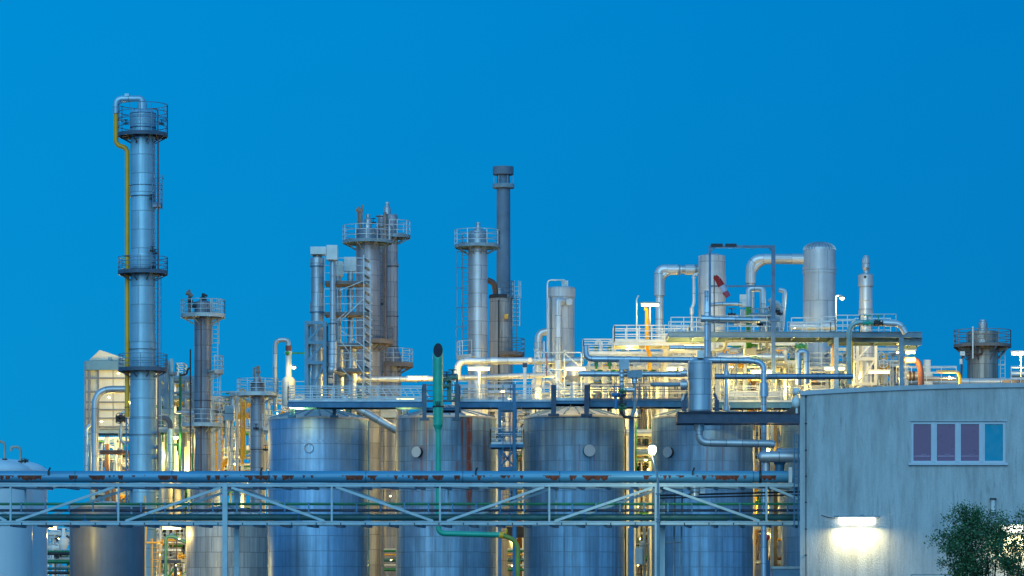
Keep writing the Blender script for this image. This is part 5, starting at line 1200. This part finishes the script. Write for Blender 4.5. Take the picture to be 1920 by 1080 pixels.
pipe([(402, 735), (470, 734)], 1.0, 258, palesteel, 'thin level pipe between the dull columns, upper'); pipe([(402, 753), (440, 755)], 2, 258, sp_, 'thicker level pipe leading to the square capped pipe')
pipe([(397, 771), (420, 773)], 2.2, 258, darkm, 'dark short pipe right of the dull column')
pipe([(304, 784), (312, 784), (319, 792), (319, 804)], 5, 256, MATS['rust_tinted_riser'], 'brown elbow pipe right of the tallest column', br=.8, seg=16)
pipe([(330, 773), (378, 773)], 2.6, 256, sp_, 'grey blue level pipe left of the dull column'); pipe([(337, 704), (350, 702), (352, 692), (357, 690)], 2, 256, darkm, 'dark hooked pipe above the white drum')
for x, r_, yt, lb, D in ((314, 9.5, 820, 'pale lit tank column under the walkway, left', 268), (335, 8, 812, 'pale lit tank column under the walkway, right', 272)):
    vessel(x, D, [(yt - 3, 2), (yt, r_), (1200, r_)], tankbeige, lb, 'slim_tank', 'tank')
pipe([(320, 836), (337, 832), (337, 900)], 2.6, 262, green, 'green hooked pipe under the lit floodlight', br=.6); pipe([(361, 900), (361, 850)], 2.4, 262, green, 'short green pipe with rounded top left of the dull column', br=.4)
pipe([(415, 900), (415, 872), (428, 862), (436, 872), (436, 900)], 5, 264, yellow, 'fat yellow pipe arch between the dull columns low down', br=.5)
# lower left gap
r = thing('caged_ladder', 'yellow caged ladder beside the dark blue grey tank', 'ladder', P(287, 1200, 240)); ladder(r, 292, 240, 1010, 1190, m=yellow); part('rail', MB().tube(bend([P(272, 1190, 240), P(272, 1032, 240), P(274, 990, 240), P(272, 930, 240)], .2), .06, 8), yellow, r)
part('platform', MB().box(X(276, 240), X(302, 240), 239.5, 241, Z(1019, 240), Z(1016, 240)), yellow, r)
pipe([(311, 1190), (311, 1005), (328, 1006), (350, 1018)], 3, 240, mat('dull_green_paint', (.10, .28, .17), .5), 'dull green upright pipe between the dark tank and the striped tank', br=.5, fl=((311, 1040), (311, 1070)))
pipe([(318, 1003), (338, 1012), (352, 1018)], 4, 244, paleclad, 'pale slanting pipe left of the striped tank')
r = thing('panel_cabinet', 'navy panel box on posts between the dark tank and the striped tank', 'panel', P(320, 1070, 242)); part('case', MB().box(X(304, 242), X(339, 242), 241.6, 242, Z(1056, 242), Z(1050, 242)), darkbeam, r); part('post', MB().beam(P(329, 1190, 242), P(329, 1054, 242), .2), darkbeam, r)
r = thing('green_cover', 'bright green tilted cover low in the gap left of the striped tank', 'cover', P(322, 1080, 241)); part('plate', MB().beam(P(315, 1082, 241), P(326, 1066, 241), .5, .1), lime, r)
for y, m, rr_, lb in ((1034, green, 2, 'upper green pipe in the gap beside the white tanks'), (1053, green, 4, 'lower thicker green pipe in the gap beside the white tanks'), (1038, darkm, 3, 'dark pipe between the two green pipes beside the white tanks'), (1066, tealpipe, 2.5, 'teal pipe lowest in the gap beside the white tanks'), (1074, darkm, 3, 'black pipe under the teal pipe beside the white tanks')):
    pipe([(70, y), (150, y)], rr_, 215, m, lb)
r = thing('silo', 'white round drum with narrow neck in the gap beside the white tanks', 'drum', P(118, 1030, 230)); part('shell', lpx(MB(), 119, 230, [(1030, 6), (1022, 9), (1010, 10), (1006, 4), (990, 3)], 24), white, r)
for i, (y, m, r_) in enumerate(((1033, green, 2.2), (1040, yellow, 1.6), (1050, tealpipe, 3.4), (1060, white, 2), (1068, green, 3), (1030, white, 1.5))):
    for x0, x1, w_ in ((720, 745, 'in the narrow gap left of the rust streaked tank'), (952, 984, 'in the gap left of the third tank')):
        pipe([(x0, y), (x1, y)], r_, 262, m, ['first', 'second', 'third', 'fourth', 'fifth', 'sixth'][i] + ' of six short coloured pipes ' + w_)
for x0, x1, y, m, lb in ((1168, 1224, 811, paleclad, 'fat pale pipe spanning the gap behind the globe lamp'), (1190, 1224, 848, greysteel, 'fat grey pipe behind the globe lamp')):
    pipe([(x0, y), (x1, y)], 6, 255, m, lb, seg=18)
pipe([(1192, 905), (1192, 790)], 1.9, 250, lime, 'bright green upright pipe in the gap behind the globe lamp')
for x, r_, m, lb, yt in ((1173, 1.4, rustm, 'thin rusty pipe against the right side of the third tank', 800), (1179, 2.0, paleclad, 'pale pipe beside the post in the gap right of the third tank', 990), (1216, 2.2, paleclad, 'pale pipe left of the fourth tank', 990), (1208, 3, palesteel, 'grey pipe in the gap left of the fourth tank', 990)):
    pipe([(x, 1200), (x, yt)], r_, 250, m, lb)
r = thing('electric_box', 'pale tall cabinet in the gap left of the fourth tank', 'cabinet', P(1198, 1200, 248)); part('case', MB().box(X(1191, 248), X(1204, 248), 247.5, 248, Z(1058, 248), Z(1027, 248)), paleclad, r); part('hood', lpx(MB(), 1204, 248, [(1060, 5), (1018, 5), (1014, 3)], 16), paleclad, r)
for x, m, lb in ((1262, greysteel, 'left upright of the pipe pair in front of the fourth tank'), (1276, greysteel, 'right upright of the pipe pair in front of the fourth tank')):
    pipe([(x, 1200), (x + 2, 984), (x + 3, 920)], 1.8, 170, m, lb)
pipe([(1240, 1017), (1277, 1017)], 1.2, 170, greysteel, 'short rung pipe joining the pipe pair before the fourth tank')
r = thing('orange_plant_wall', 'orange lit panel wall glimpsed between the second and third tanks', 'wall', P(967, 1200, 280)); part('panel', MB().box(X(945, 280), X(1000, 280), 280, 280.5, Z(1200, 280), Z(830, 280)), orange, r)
r = thing('grey_lattice_beam', 'grey beam crossing the gap above the orange wall, just below the bridge', 'beam', P(965, 1000, 252)); part('beam', MB().box(X(950, 252), X(990, 252), 252, 252.4, Z(1008, 252), Z(988, 252)), mat('brown_beam', (.16, .12, .10), .8), r)
r = thing('red_valve', 'red valve on the pale pipe right of the tall blue downpipe', 'valve', P(1438, 1010, 243)); part('body', MB().sphere(P(1438, 1008, 243), .2, sz=1.2), mat('red_paint', (.6, .03, .01), .4), r); part('stem', MB().tube([P(1438, 1200, 243), P(1438, 1010, 243)], .08, 8), darkm, r)
r = thing('brown_post', 'brown square post in the gap right of the fourth tank', 'post', P(1452, 1200, 252)); part('column', MB().beam(P(1452, 1200, 252), P(1452, 780, 252), .42), mat('brown_post_paint', (.20, .15, .09), .7), r)
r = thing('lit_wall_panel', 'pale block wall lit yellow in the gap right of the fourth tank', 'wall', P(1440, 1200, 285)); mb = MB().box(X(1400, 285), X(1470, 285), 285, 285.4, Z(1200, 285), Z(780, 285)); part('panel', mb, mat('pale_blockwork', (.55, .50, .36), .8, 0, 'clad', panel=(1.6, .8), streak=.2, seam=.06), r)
# ---------------------------------------------------------------- racks of small pipes
random.seed(41)
RQ = []
def rack(x0, x1, ytop, ybot, D, where, nv, nh, mset, fm, step=(34, 52), levels=3, depth=5, valves=6, rails=True, maxr=3.4):
    g1 = 'small upright pipes ' + where; g2 = 'small level pipes ' + where
    posts = []; x = x0
    while x < x1 - 8: posts.append(x); x += random.uniform(*step)
    posts.append(x1)
    lv = [ytop + (ybot - ytop) * k / levels for k in range(levels)]
    frame((x0, x1), lv, 1200, D, depth, fm, 'pale steel frame of stacked beams ' + where, posts=posts, w=.22, ytop=ytop)
    CN = {id(silver2): 'silver', id(paleclad): 'pale', id(yellow): 'yellow', id(green): 'green', id(lime): 'bright green', id(white): 'white', id(rustm): 'rusty', id(darkm): 'dark', id(greysteel): 'grey', id(redpipe): 'red brown', id(silver): 'silver', id(tealpipe): 'teal', id(bluesteel): 'blue'}
    for k in range(int(nv * 1.8)):
        m = random.choice(mset); r_ = random.choice((.9, 1.2, 1.6, 2.2, maxr)); x = random.uniform(x0 + 2, x1 - 2)
        ya = random.uniform(ytop - 6, ytop + (ybot - ytop) * .6); yb = min(ya + random.uniform(35, 140), 1190)
        dd = D + random.uniform(-1.5, depth - .5)
        pts = [(x, yb), (x, ya)]; t = random.random()
        if t < .6: pts.append((x + random.choice((-1, 1)) * random.uniform(7, 22), ya))
        if t < .3: pts.append((pts[-1][0], ya + random.uniform(8, 30)))
        RQ.append((pts, r_, dd, m, ('thin ' if r_ < 2 else 'thick ') + CN[id(m)] + ' upright pipe ' + where, g1, ((x, (ya + yb) / 2),) if r_ > 1.5 else ()))
    for k in range(int(nh * 1.8)):
        m = random.choice(mset); r_ = random.choice((.9, 1.3, 2, 2.8, maxr)); y = random.choice(lv) + random.uniform(-9, 9) if random.random() < .5 else random.uniform(ytop, min(ybot, 1080))
        a = random.uniform(x0 - 5, x1 - 20); b = min(x1 + 5, a + random.uniform(30, 160)); dd = D + random.uniform(-.8, depth)
        RQ.append(([(a, y), (b, y)] if random.random() < .6 else [(a, y + random.uniform(6, 16)), (a, y), (b, y)], r_, dd, m, ('thin ' if r_ < 2.1 else 'thick ') + CN[id(m)] + ' level pipe ' + where, g2, ((a + (b - a) * .4, y),) if r_ > 1.5 else ()))
    for k in range(int(valves * 1.4)):
        px, py = random.uniform(x0 + 5, x1 - 5), random.uniform(ytop + 4, ybot - 5); m = random.choice((darkm, green, white, yellow, silver2))
        r = thing('valve', CN[id(m)] + ' hand valve ' + where, 'valve', P(px, py, D - .6), 'hand valves ' + where)
        valve_part(r, px, py, D - .6, random.uniform(.14, .28), m, up=random.random() < .5)
    for k in range(max(1, int((x1 - x0) / 45))):
        lx = random.uniform(x0 + 4, x1 - 4); ya = random.uniform(ytop - 4, ytop + (ybot - ytop) * .5)
        r = thing('ladder', 'pale narrow ladder ' + where, 'ladder', P(lx, ya + 60, D - 1.0), 'narrow ladders ' + where); ladder(r, lx, D - 1.0, ya, ya + 60, m=palesteel, cage=False, w=.4)
        lx = random.uniform(x0 + 6, x1 - 6); ya = random.uniform(ytop + 4, ybot - 10); hh = random.uniform(5, 11)
        r = thing('junction_box', 'small grey or white box ' + where, 'box', P(lx, ya + hh, D - .7), 'small boxes ' + where); part('case', MB().box(X(lx, D), X(lx + hh * .7, D), D - .9, D - .6, Z(ya + hh, D), Z(ya, D)), random.choice((white, greysteel, palesteel)), r); part('conduit', MB().beam((X(lx + hh * .3, D), D - .7, Z(ya + hh, D)), (X(lx + hh * .3, D), D - .7, Z(ya + hh + 22, D)), .06), greysteel, r)
        lx = random.uniform(x0 + 6, x1 - 6); ya = random.uniform(ytop + 2, ybot - 20); rr_ = random.uniform(3.5, 6.5)
        r = thing('small_drum', 'small upright drum with domed top ' + where, 'drum', P(lx, ya + 24, D + .5), 'small drums ' + where); part('shell', lpx(MB(), lx, D + .5, [(ya + 26, rr_), (ya + 3, rr_), (ya + 1, rr_ * .8), (ya, rr_ * .3), (ya - 6, rr_ * .3)], 18), random.choice((silver2, paleclad, white)), r); part('leg', MB().beam(P(lx - rr_ * .7, ya + 26, D + .5), P(lx - rr_ * .7, ya + 36, D + .5), .08).beam(P(lx + rr_ * .7, ya + 26, D + .5), P(lx + rr_ * .7, ya + 36, D + .5), .08), palesteel, r)
    if rails:
        for y in lv[:2]:
            r = thing('rack_railing', ('upper' if y == lv[0] else 'lower') + ' pale railing ' + where, 'railing', P(x0, y, D - .8)); mb = MB(); rail_path(mb, [P(x0, y, D - .8), P(x1, y, D - .8)], 1.1, 1.6, .045, 3, toe=False); part('rail', mb, palesteel, r)
litset = [silver2, paleclad, white, silver2, paleclad, white, yellow, greysteel, palesteel and white, rustm, green]
leftset = [silver2, greysteel, paleclad, yellow, rustm, green, lime, darkm, white]
rack(176, 305, 822, 960, 276, 'under the lit hall on the left', 16, 14, leftset, greysteel, valves=5, levels=4, rails=False)
rack(300, 372, 818, 985, 278, 'between the tallest and the dull grey column', 12, 12, leftset + [yellow, lime], palesteel, valves=4, levels=4, rails=False)
rack(398, 472, 808, 985, 276, 'between the dull columns', 12, 14, leftset, greysteel, valves=5, levels=5, rails=False)
rack(496, 575, 742, 905, 268, 'left of the first big tank roof', 9, 9, litset, palesteel, valves=3, levels=3)
rack(570, 760, 752, 810, 276, 'behind the first big tank roof', 14, 12, litset, palesteel, valves=4, levels=2, rails=False)
rack(850, 1005, 742, 850, 268, 'behind the second big tank roof', 28, 22, litset, white, valves=10, levels=4)
rack(1000, 1110, 715, 840, 262, 'behind the third big tank roof', 22, 18, litset, white, valves=8, levels=4)
rack(1100, 1265, 712, 880, 266, 'behind the third and fourth tanks', 38, 30, litset, white, valves=14, levels=5)
rack(1245, 1345, 650, 780, 262, 'behind the grey vessel on the beam', 16, 16, litset, white, valves=6, levels=4, rails=False)
rack(1340, 1505, 700, 790, 258, 'behind the walkway right of the grey vessel', 30, 20, litset, white, valves=10, levels=3)
rack(1500, 1700, 690, 760, 254, 'above the left end of the building roof', 18, 12, litset, white, valves=6, levels=2, maxr=2.6)
rack(600, 690, 700, 765, 257, 'behind the scaffold foot', 12, 10, [bluesteel, silver2, greysteel, white], bluesteel, valves=6, levels=3, rails=False)
rack(1345, 1510, 645, 712, 251, 'under the upper deck right of the gantry', 18, 14, litset, palesteel, valves=8, levels=2, rails=False)
rack(1560, 1700, 655, 715, 252, 'under the right end of the upper deck', 9, 8, litset + [yellow], palesteel, valves=5, levels=2, rails=False)
rack(1105, 1250, 680, 720, 259, 'below the three green topped cylinders', 10, 8, litset, palesteel, valves=4, levels=2, rails=False)
rack(300, 362, 712, 810, 266, 'beside the white drum right of the tallest column', 9, 8, [greysteel, silver2, darkm, green, paleclad], greysteel, valves=4, levels=3, rails=False)
rack(400, 472, 745, 805, 262, 'above the walkway between the dull columns', 8, 7, [silver2, yellow, greysteel, paleclad], palesteel, valves=4, levels=2, rails=False)
rack(274, 350, 985, 1150, 262, 'in the low gap left of the striped tank', 22, 26, leftset + [white, yellow, silver2], palesteel, valves=12, levels=5)
rack(88, 134, 1000, 1150, 240, 'in the gap beside the white tanks', 8, 6, litset, white, valves=3, levels=3)
rack(722, 746, 820, 1150, 275, 'in the narrow gap left of the rust streaked tank', 8, 14, leftset + [yellow], palesteel, valves=3, levels=6, rails=False, step=(10, 12))
rack(952, 985, 850, 1000, 270, 'in the gap left of the third tank', 7, 9, leftset + [yellow], palesteel, valves=3, levels=4, rails=False, step=(12, 14))
rack(1170, 1224, 820, 1180, 268, 'in the gap behind the globe lamp', 20, 24, leftset + [yellow, rustm, paleclad], palesteel, valves=9, levels=8, rails=False)
rack(1412, 1468, 800, 1180, 262, 'in the gap right of the fourth tank', 9, 10, [paleclad, yellow, rustm, silver2], palesteel, valves=3, levels=6, rails=False)
RQ.sort(key=lambda q: -q[1] * sum(math.hypot(a[0] - b[0], a[1] - b[1]) for a, b in zip(q[0], q[0][1:])))
for pts, r_, dd, m, lb, g_, fl in RQ[:180]: pipe(pts, r_, dd, m, lb, group=g_, seg=10, fl=fl)
rest = RQ[180:]; mb = MB(); ms = []; fi = []
for pts, r_, dd, m, lb, g_, fl in rest:
    n0 = len(mb.f); rr = W(r_, dd); mb.tube(bend(pp(pts, dd), max(rr * 3.2, .25)), rr, 8)
    if m not in ms: ms.append(m)
    fi += [ms.index(m)] * (len(mb.f) - n0)
o = single('process_pipe', mb, ms[0], 'tangle of small mixed pipes filling the lit racks behind the tanks', 'pipework', kind='stuff')
for m in ms[1:]: o.data.materials.append(m)
o.data.polygons.foreach_set('material_index', fi)
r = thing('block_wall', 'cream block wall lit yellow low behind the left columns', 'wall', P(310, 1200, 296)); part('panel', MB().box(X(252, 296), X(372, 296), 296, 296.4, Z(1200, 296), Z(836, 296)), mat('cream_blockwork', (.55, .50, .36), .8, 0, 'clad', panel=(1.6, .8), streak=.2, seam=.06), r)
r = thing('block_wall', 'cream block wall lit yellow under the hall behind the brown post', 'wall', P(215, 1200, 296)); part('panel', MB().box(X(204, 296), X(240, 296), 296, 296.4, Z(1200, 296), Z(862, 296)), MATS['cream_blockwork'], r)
# pale block buildings behind the racks give the lit background its body
for x0, x1, yt, D, m, lb in ((1100, 1216, 706, 274, 'white', 'long low white plant room with small square openings behind the third and fourth tanks'), (868, 940, 728, 276, 'grey', 'low slatted grey cooler behind the second tank roof'),
                          (1345, 1470, 712, 268, 'white', 'pale plant room behind the walkway right of the grey vessel'), (1258, 1304, 640, 262, 'white', 'pale lit panel box left of the gantry under the upper deck')):
    r = thing('plant_room', lb, 'plant room', P((x0 + x1) / 2, 1200, D))
    part('wall', MB().box(X(x0, D), X(x1, D), D, D + 5, 0, Z(yt, D)), white if m == 'white' else greysteel, r)
    mb = MB()
    for i, x in enumerate(range(int(x0) + 6, int(x1) - 8, 13)):
        for y in range(int(yt) + 8, 860, 15):
            if m == 'white': mb.box(X(x, D), X(x + 7, D), D - .05, D - .01, Z(y + 8, D), Z(y, D))
    if m == 'grey':
        for y in range(int(yt) + 3, 770, 5): mb.box(X(x0, D), X(x1, D), D - .25, D - .02, Z(y + 2, D), Z(y, D))
    part('opening' if m == 'white' else 'louvre', mb, mat('room_opening', (.12, .16, .20), .4) if m == 'white' else greysteel, r)
# ---------------------------------------------------------------- lamps
T = tube_lamp
G = 300
T(778, 709.5, 24, 252, 'lit strip light fixed to the long silver pipe left of the green vent pipe', 1500)
T(797, 709.5, 8, 252, 'short lit strip light just left of the green vent pipe', 500)
T(760, 750, 33, 239.3, 'lit strip light on the first walkway over the gap between the first two tanks', 500)
T(545, 751, 11, 240, 'left of two lit strip lights on the first walkway', 700); T(561, 751, 16, 240, 'right of two lit strip lights at the left end of the first walkway', 900)
T(898, 692, 40, 250, 'lit strip light on a white pole below the caged silver column', 1800, pole=(898.5, 752))
T(1079, 692, 36, 240, 'lit strip light in front of the silver funnel vessel', 1500)
T(1219, 571.5, 33, 246, 'lit strip light on a pole over the yellow pipe', 900, pole=(1219, 640), pm=greysteel)
T(1291, 648.5, 16, 242.5, 'left of two bright strip lights under the upper deck', 700); T(1310, 648.5, 20, 242.5, 'right of two bright strip lights under the upper deck', 800)
T(1259, 692, 17, 238, 'lit strip light left of the grey vessel top', 900); T(1277, 692, 7, 238, 'tiny lit strip light touching the grey vessel top', 500)
T(1417, 697.5, 18, 235.8, 'left of two lit strip lights below the gantry foot', 900); T(1439, 697.5, 15, 235.8, 'right of two lit strip lights below the gantry foot', 900)
T(1565, 691.5, 38, 241.5, 'lit strip light at the foot of the domed vessel', 700); T(1648, 698, 38, 243, 'lit strip light beside the white leg frame of the slim column', 700)
T(1707, 660.5, 17, 241, 'lit strip light above the rusty red elbow pipe', 1100)
T(1914, 663, 34, 250, 'lit strip light on a pole at the right edge', 1600, pole=(1914, 722))
T(322, 990, 34, 236, 'lit strip light under the bridge left of the striped tank', 1400); T(99, 990, 14, 200, 'lit strip light under the bridge beside the white tanks', 700)
Sp = spot_lamp
Sp(551, 689, 254, 4, 'floodlight on a hooked white pole left of the blue lattice frame', 260, pole=[(541, 686), (541, 760)], m=white)
Sp(943, 733, 252, 3.2, 'small floodlight above the walkway left of the third tank', 600); Sp(956, 748, 252, 3.2, 'small floodlight at deck level left of the third tank', 500)
Sp(1212, 748, 248, 3, 'left of two small star bright lamps over the walkway', 600); Sp(1224, 748, 248, 3, 'right of two small star bright lamps over the walkway', 600)
Sp(1683, 660.5, 246, 3, 'small star bright lamp left of the deck post on the roof', 500)
Sp(1579, 559, 244, 4.5, 'bare bright lamp on a hooked white pole beside the domed vessel', 900, pole=[(1567, 553), (1567, 640)], m=white)
Sp(330, 820, 258, 5, 'floodlight glowing yellow under the walkway between the left columns', 1500)
Sp(243, 754, 275, 2.5, 'small bright lamp between the lit hall and the tallest column', 1800)
Sp(1440, 843, 252, 4, 'bright lamp in the gap right of the fourth tank', 1100); Sp(500, 1061, 258, 2.6, 'tiny bright lamp between the striped tank and the first big tank', 400)
Sp(1211, 862, 262, 3, 'small bright lamp low in the gap behind the globe lamp', 900); Sp(293, 1062, 256, 2.2, 'tiny bright lamp low in the gap left of the striped tank', 700)
# lamps of the plant standing mostly out of sight between the tanks
hid = 'lamps half hidden among the racks'
for x, y, D, p_ in ((205, 745, 275, 4200), (222, 700, 275, 3000), (190, 790, 275, 2600), (215, 850, 270, 2400), (262, 860, 268, 1800), (345, 880, 268, 2400), (345, 850, 273, 1500), (440, 870, 268, 2200), (445, 950, 266, 1500), (336, 1010, 226, 900), (330, 1060, 228, 700), (732, 930, 256, 500), (733, 1050, 256, 500), (960, 1060, 254, 700), (962, 940, 256, 500), (1196, 950, 254, 800), (1196, 1060, 254, 800), (1215, 880, 256, 500), (1440, 1000, 252, 700), (410, 830, 270, 1500), (300, 850, 268, 1800), (300, 1040, 256, 900), (335, 1075, 256, 700),
                   (520, 775, 262, 700), (640, 770, 268, 1000), (700, 772, 268, 900), (735, 860, 268, 600), (733, 1000, 268, 700), (870, 770, 262, 900), (940, 790, 262, 900), (965, 900, 262, 600), (968, 1010, 270, 900), (985, 740, 258, 700),
                   (1040, 740, 256, 900), (1110, 735, 258, 900), (1150, 745, 258, 1000), (1190, 770, 260, 900), (1245, 740, 258, 900), (1200, 900, 262, 800), (1200, 1010, 262, 800), (1270, 720, 256, 800), (1370, 720, 252, 900), (1420, 735, 252, 900), (1480, 725, 252, 900), (1440, 950, 262, 900), (1430, 1040, 262, 700),
                   (1530, 705, 250, 500), (1610, 700, 250, 400), (1360, 650, 246, 600), (1420, 612, 248, 500), (1490, 615, 246, 250), (1780, 706, 250, 600), (1180, 652, 249, 500), (110, 1010, 225, 400), (690, 700, 252, 500)):
    Sp(x, y, D, 1.4, 'small bright work lamp tucked among the lit racks', p_, group=hid)
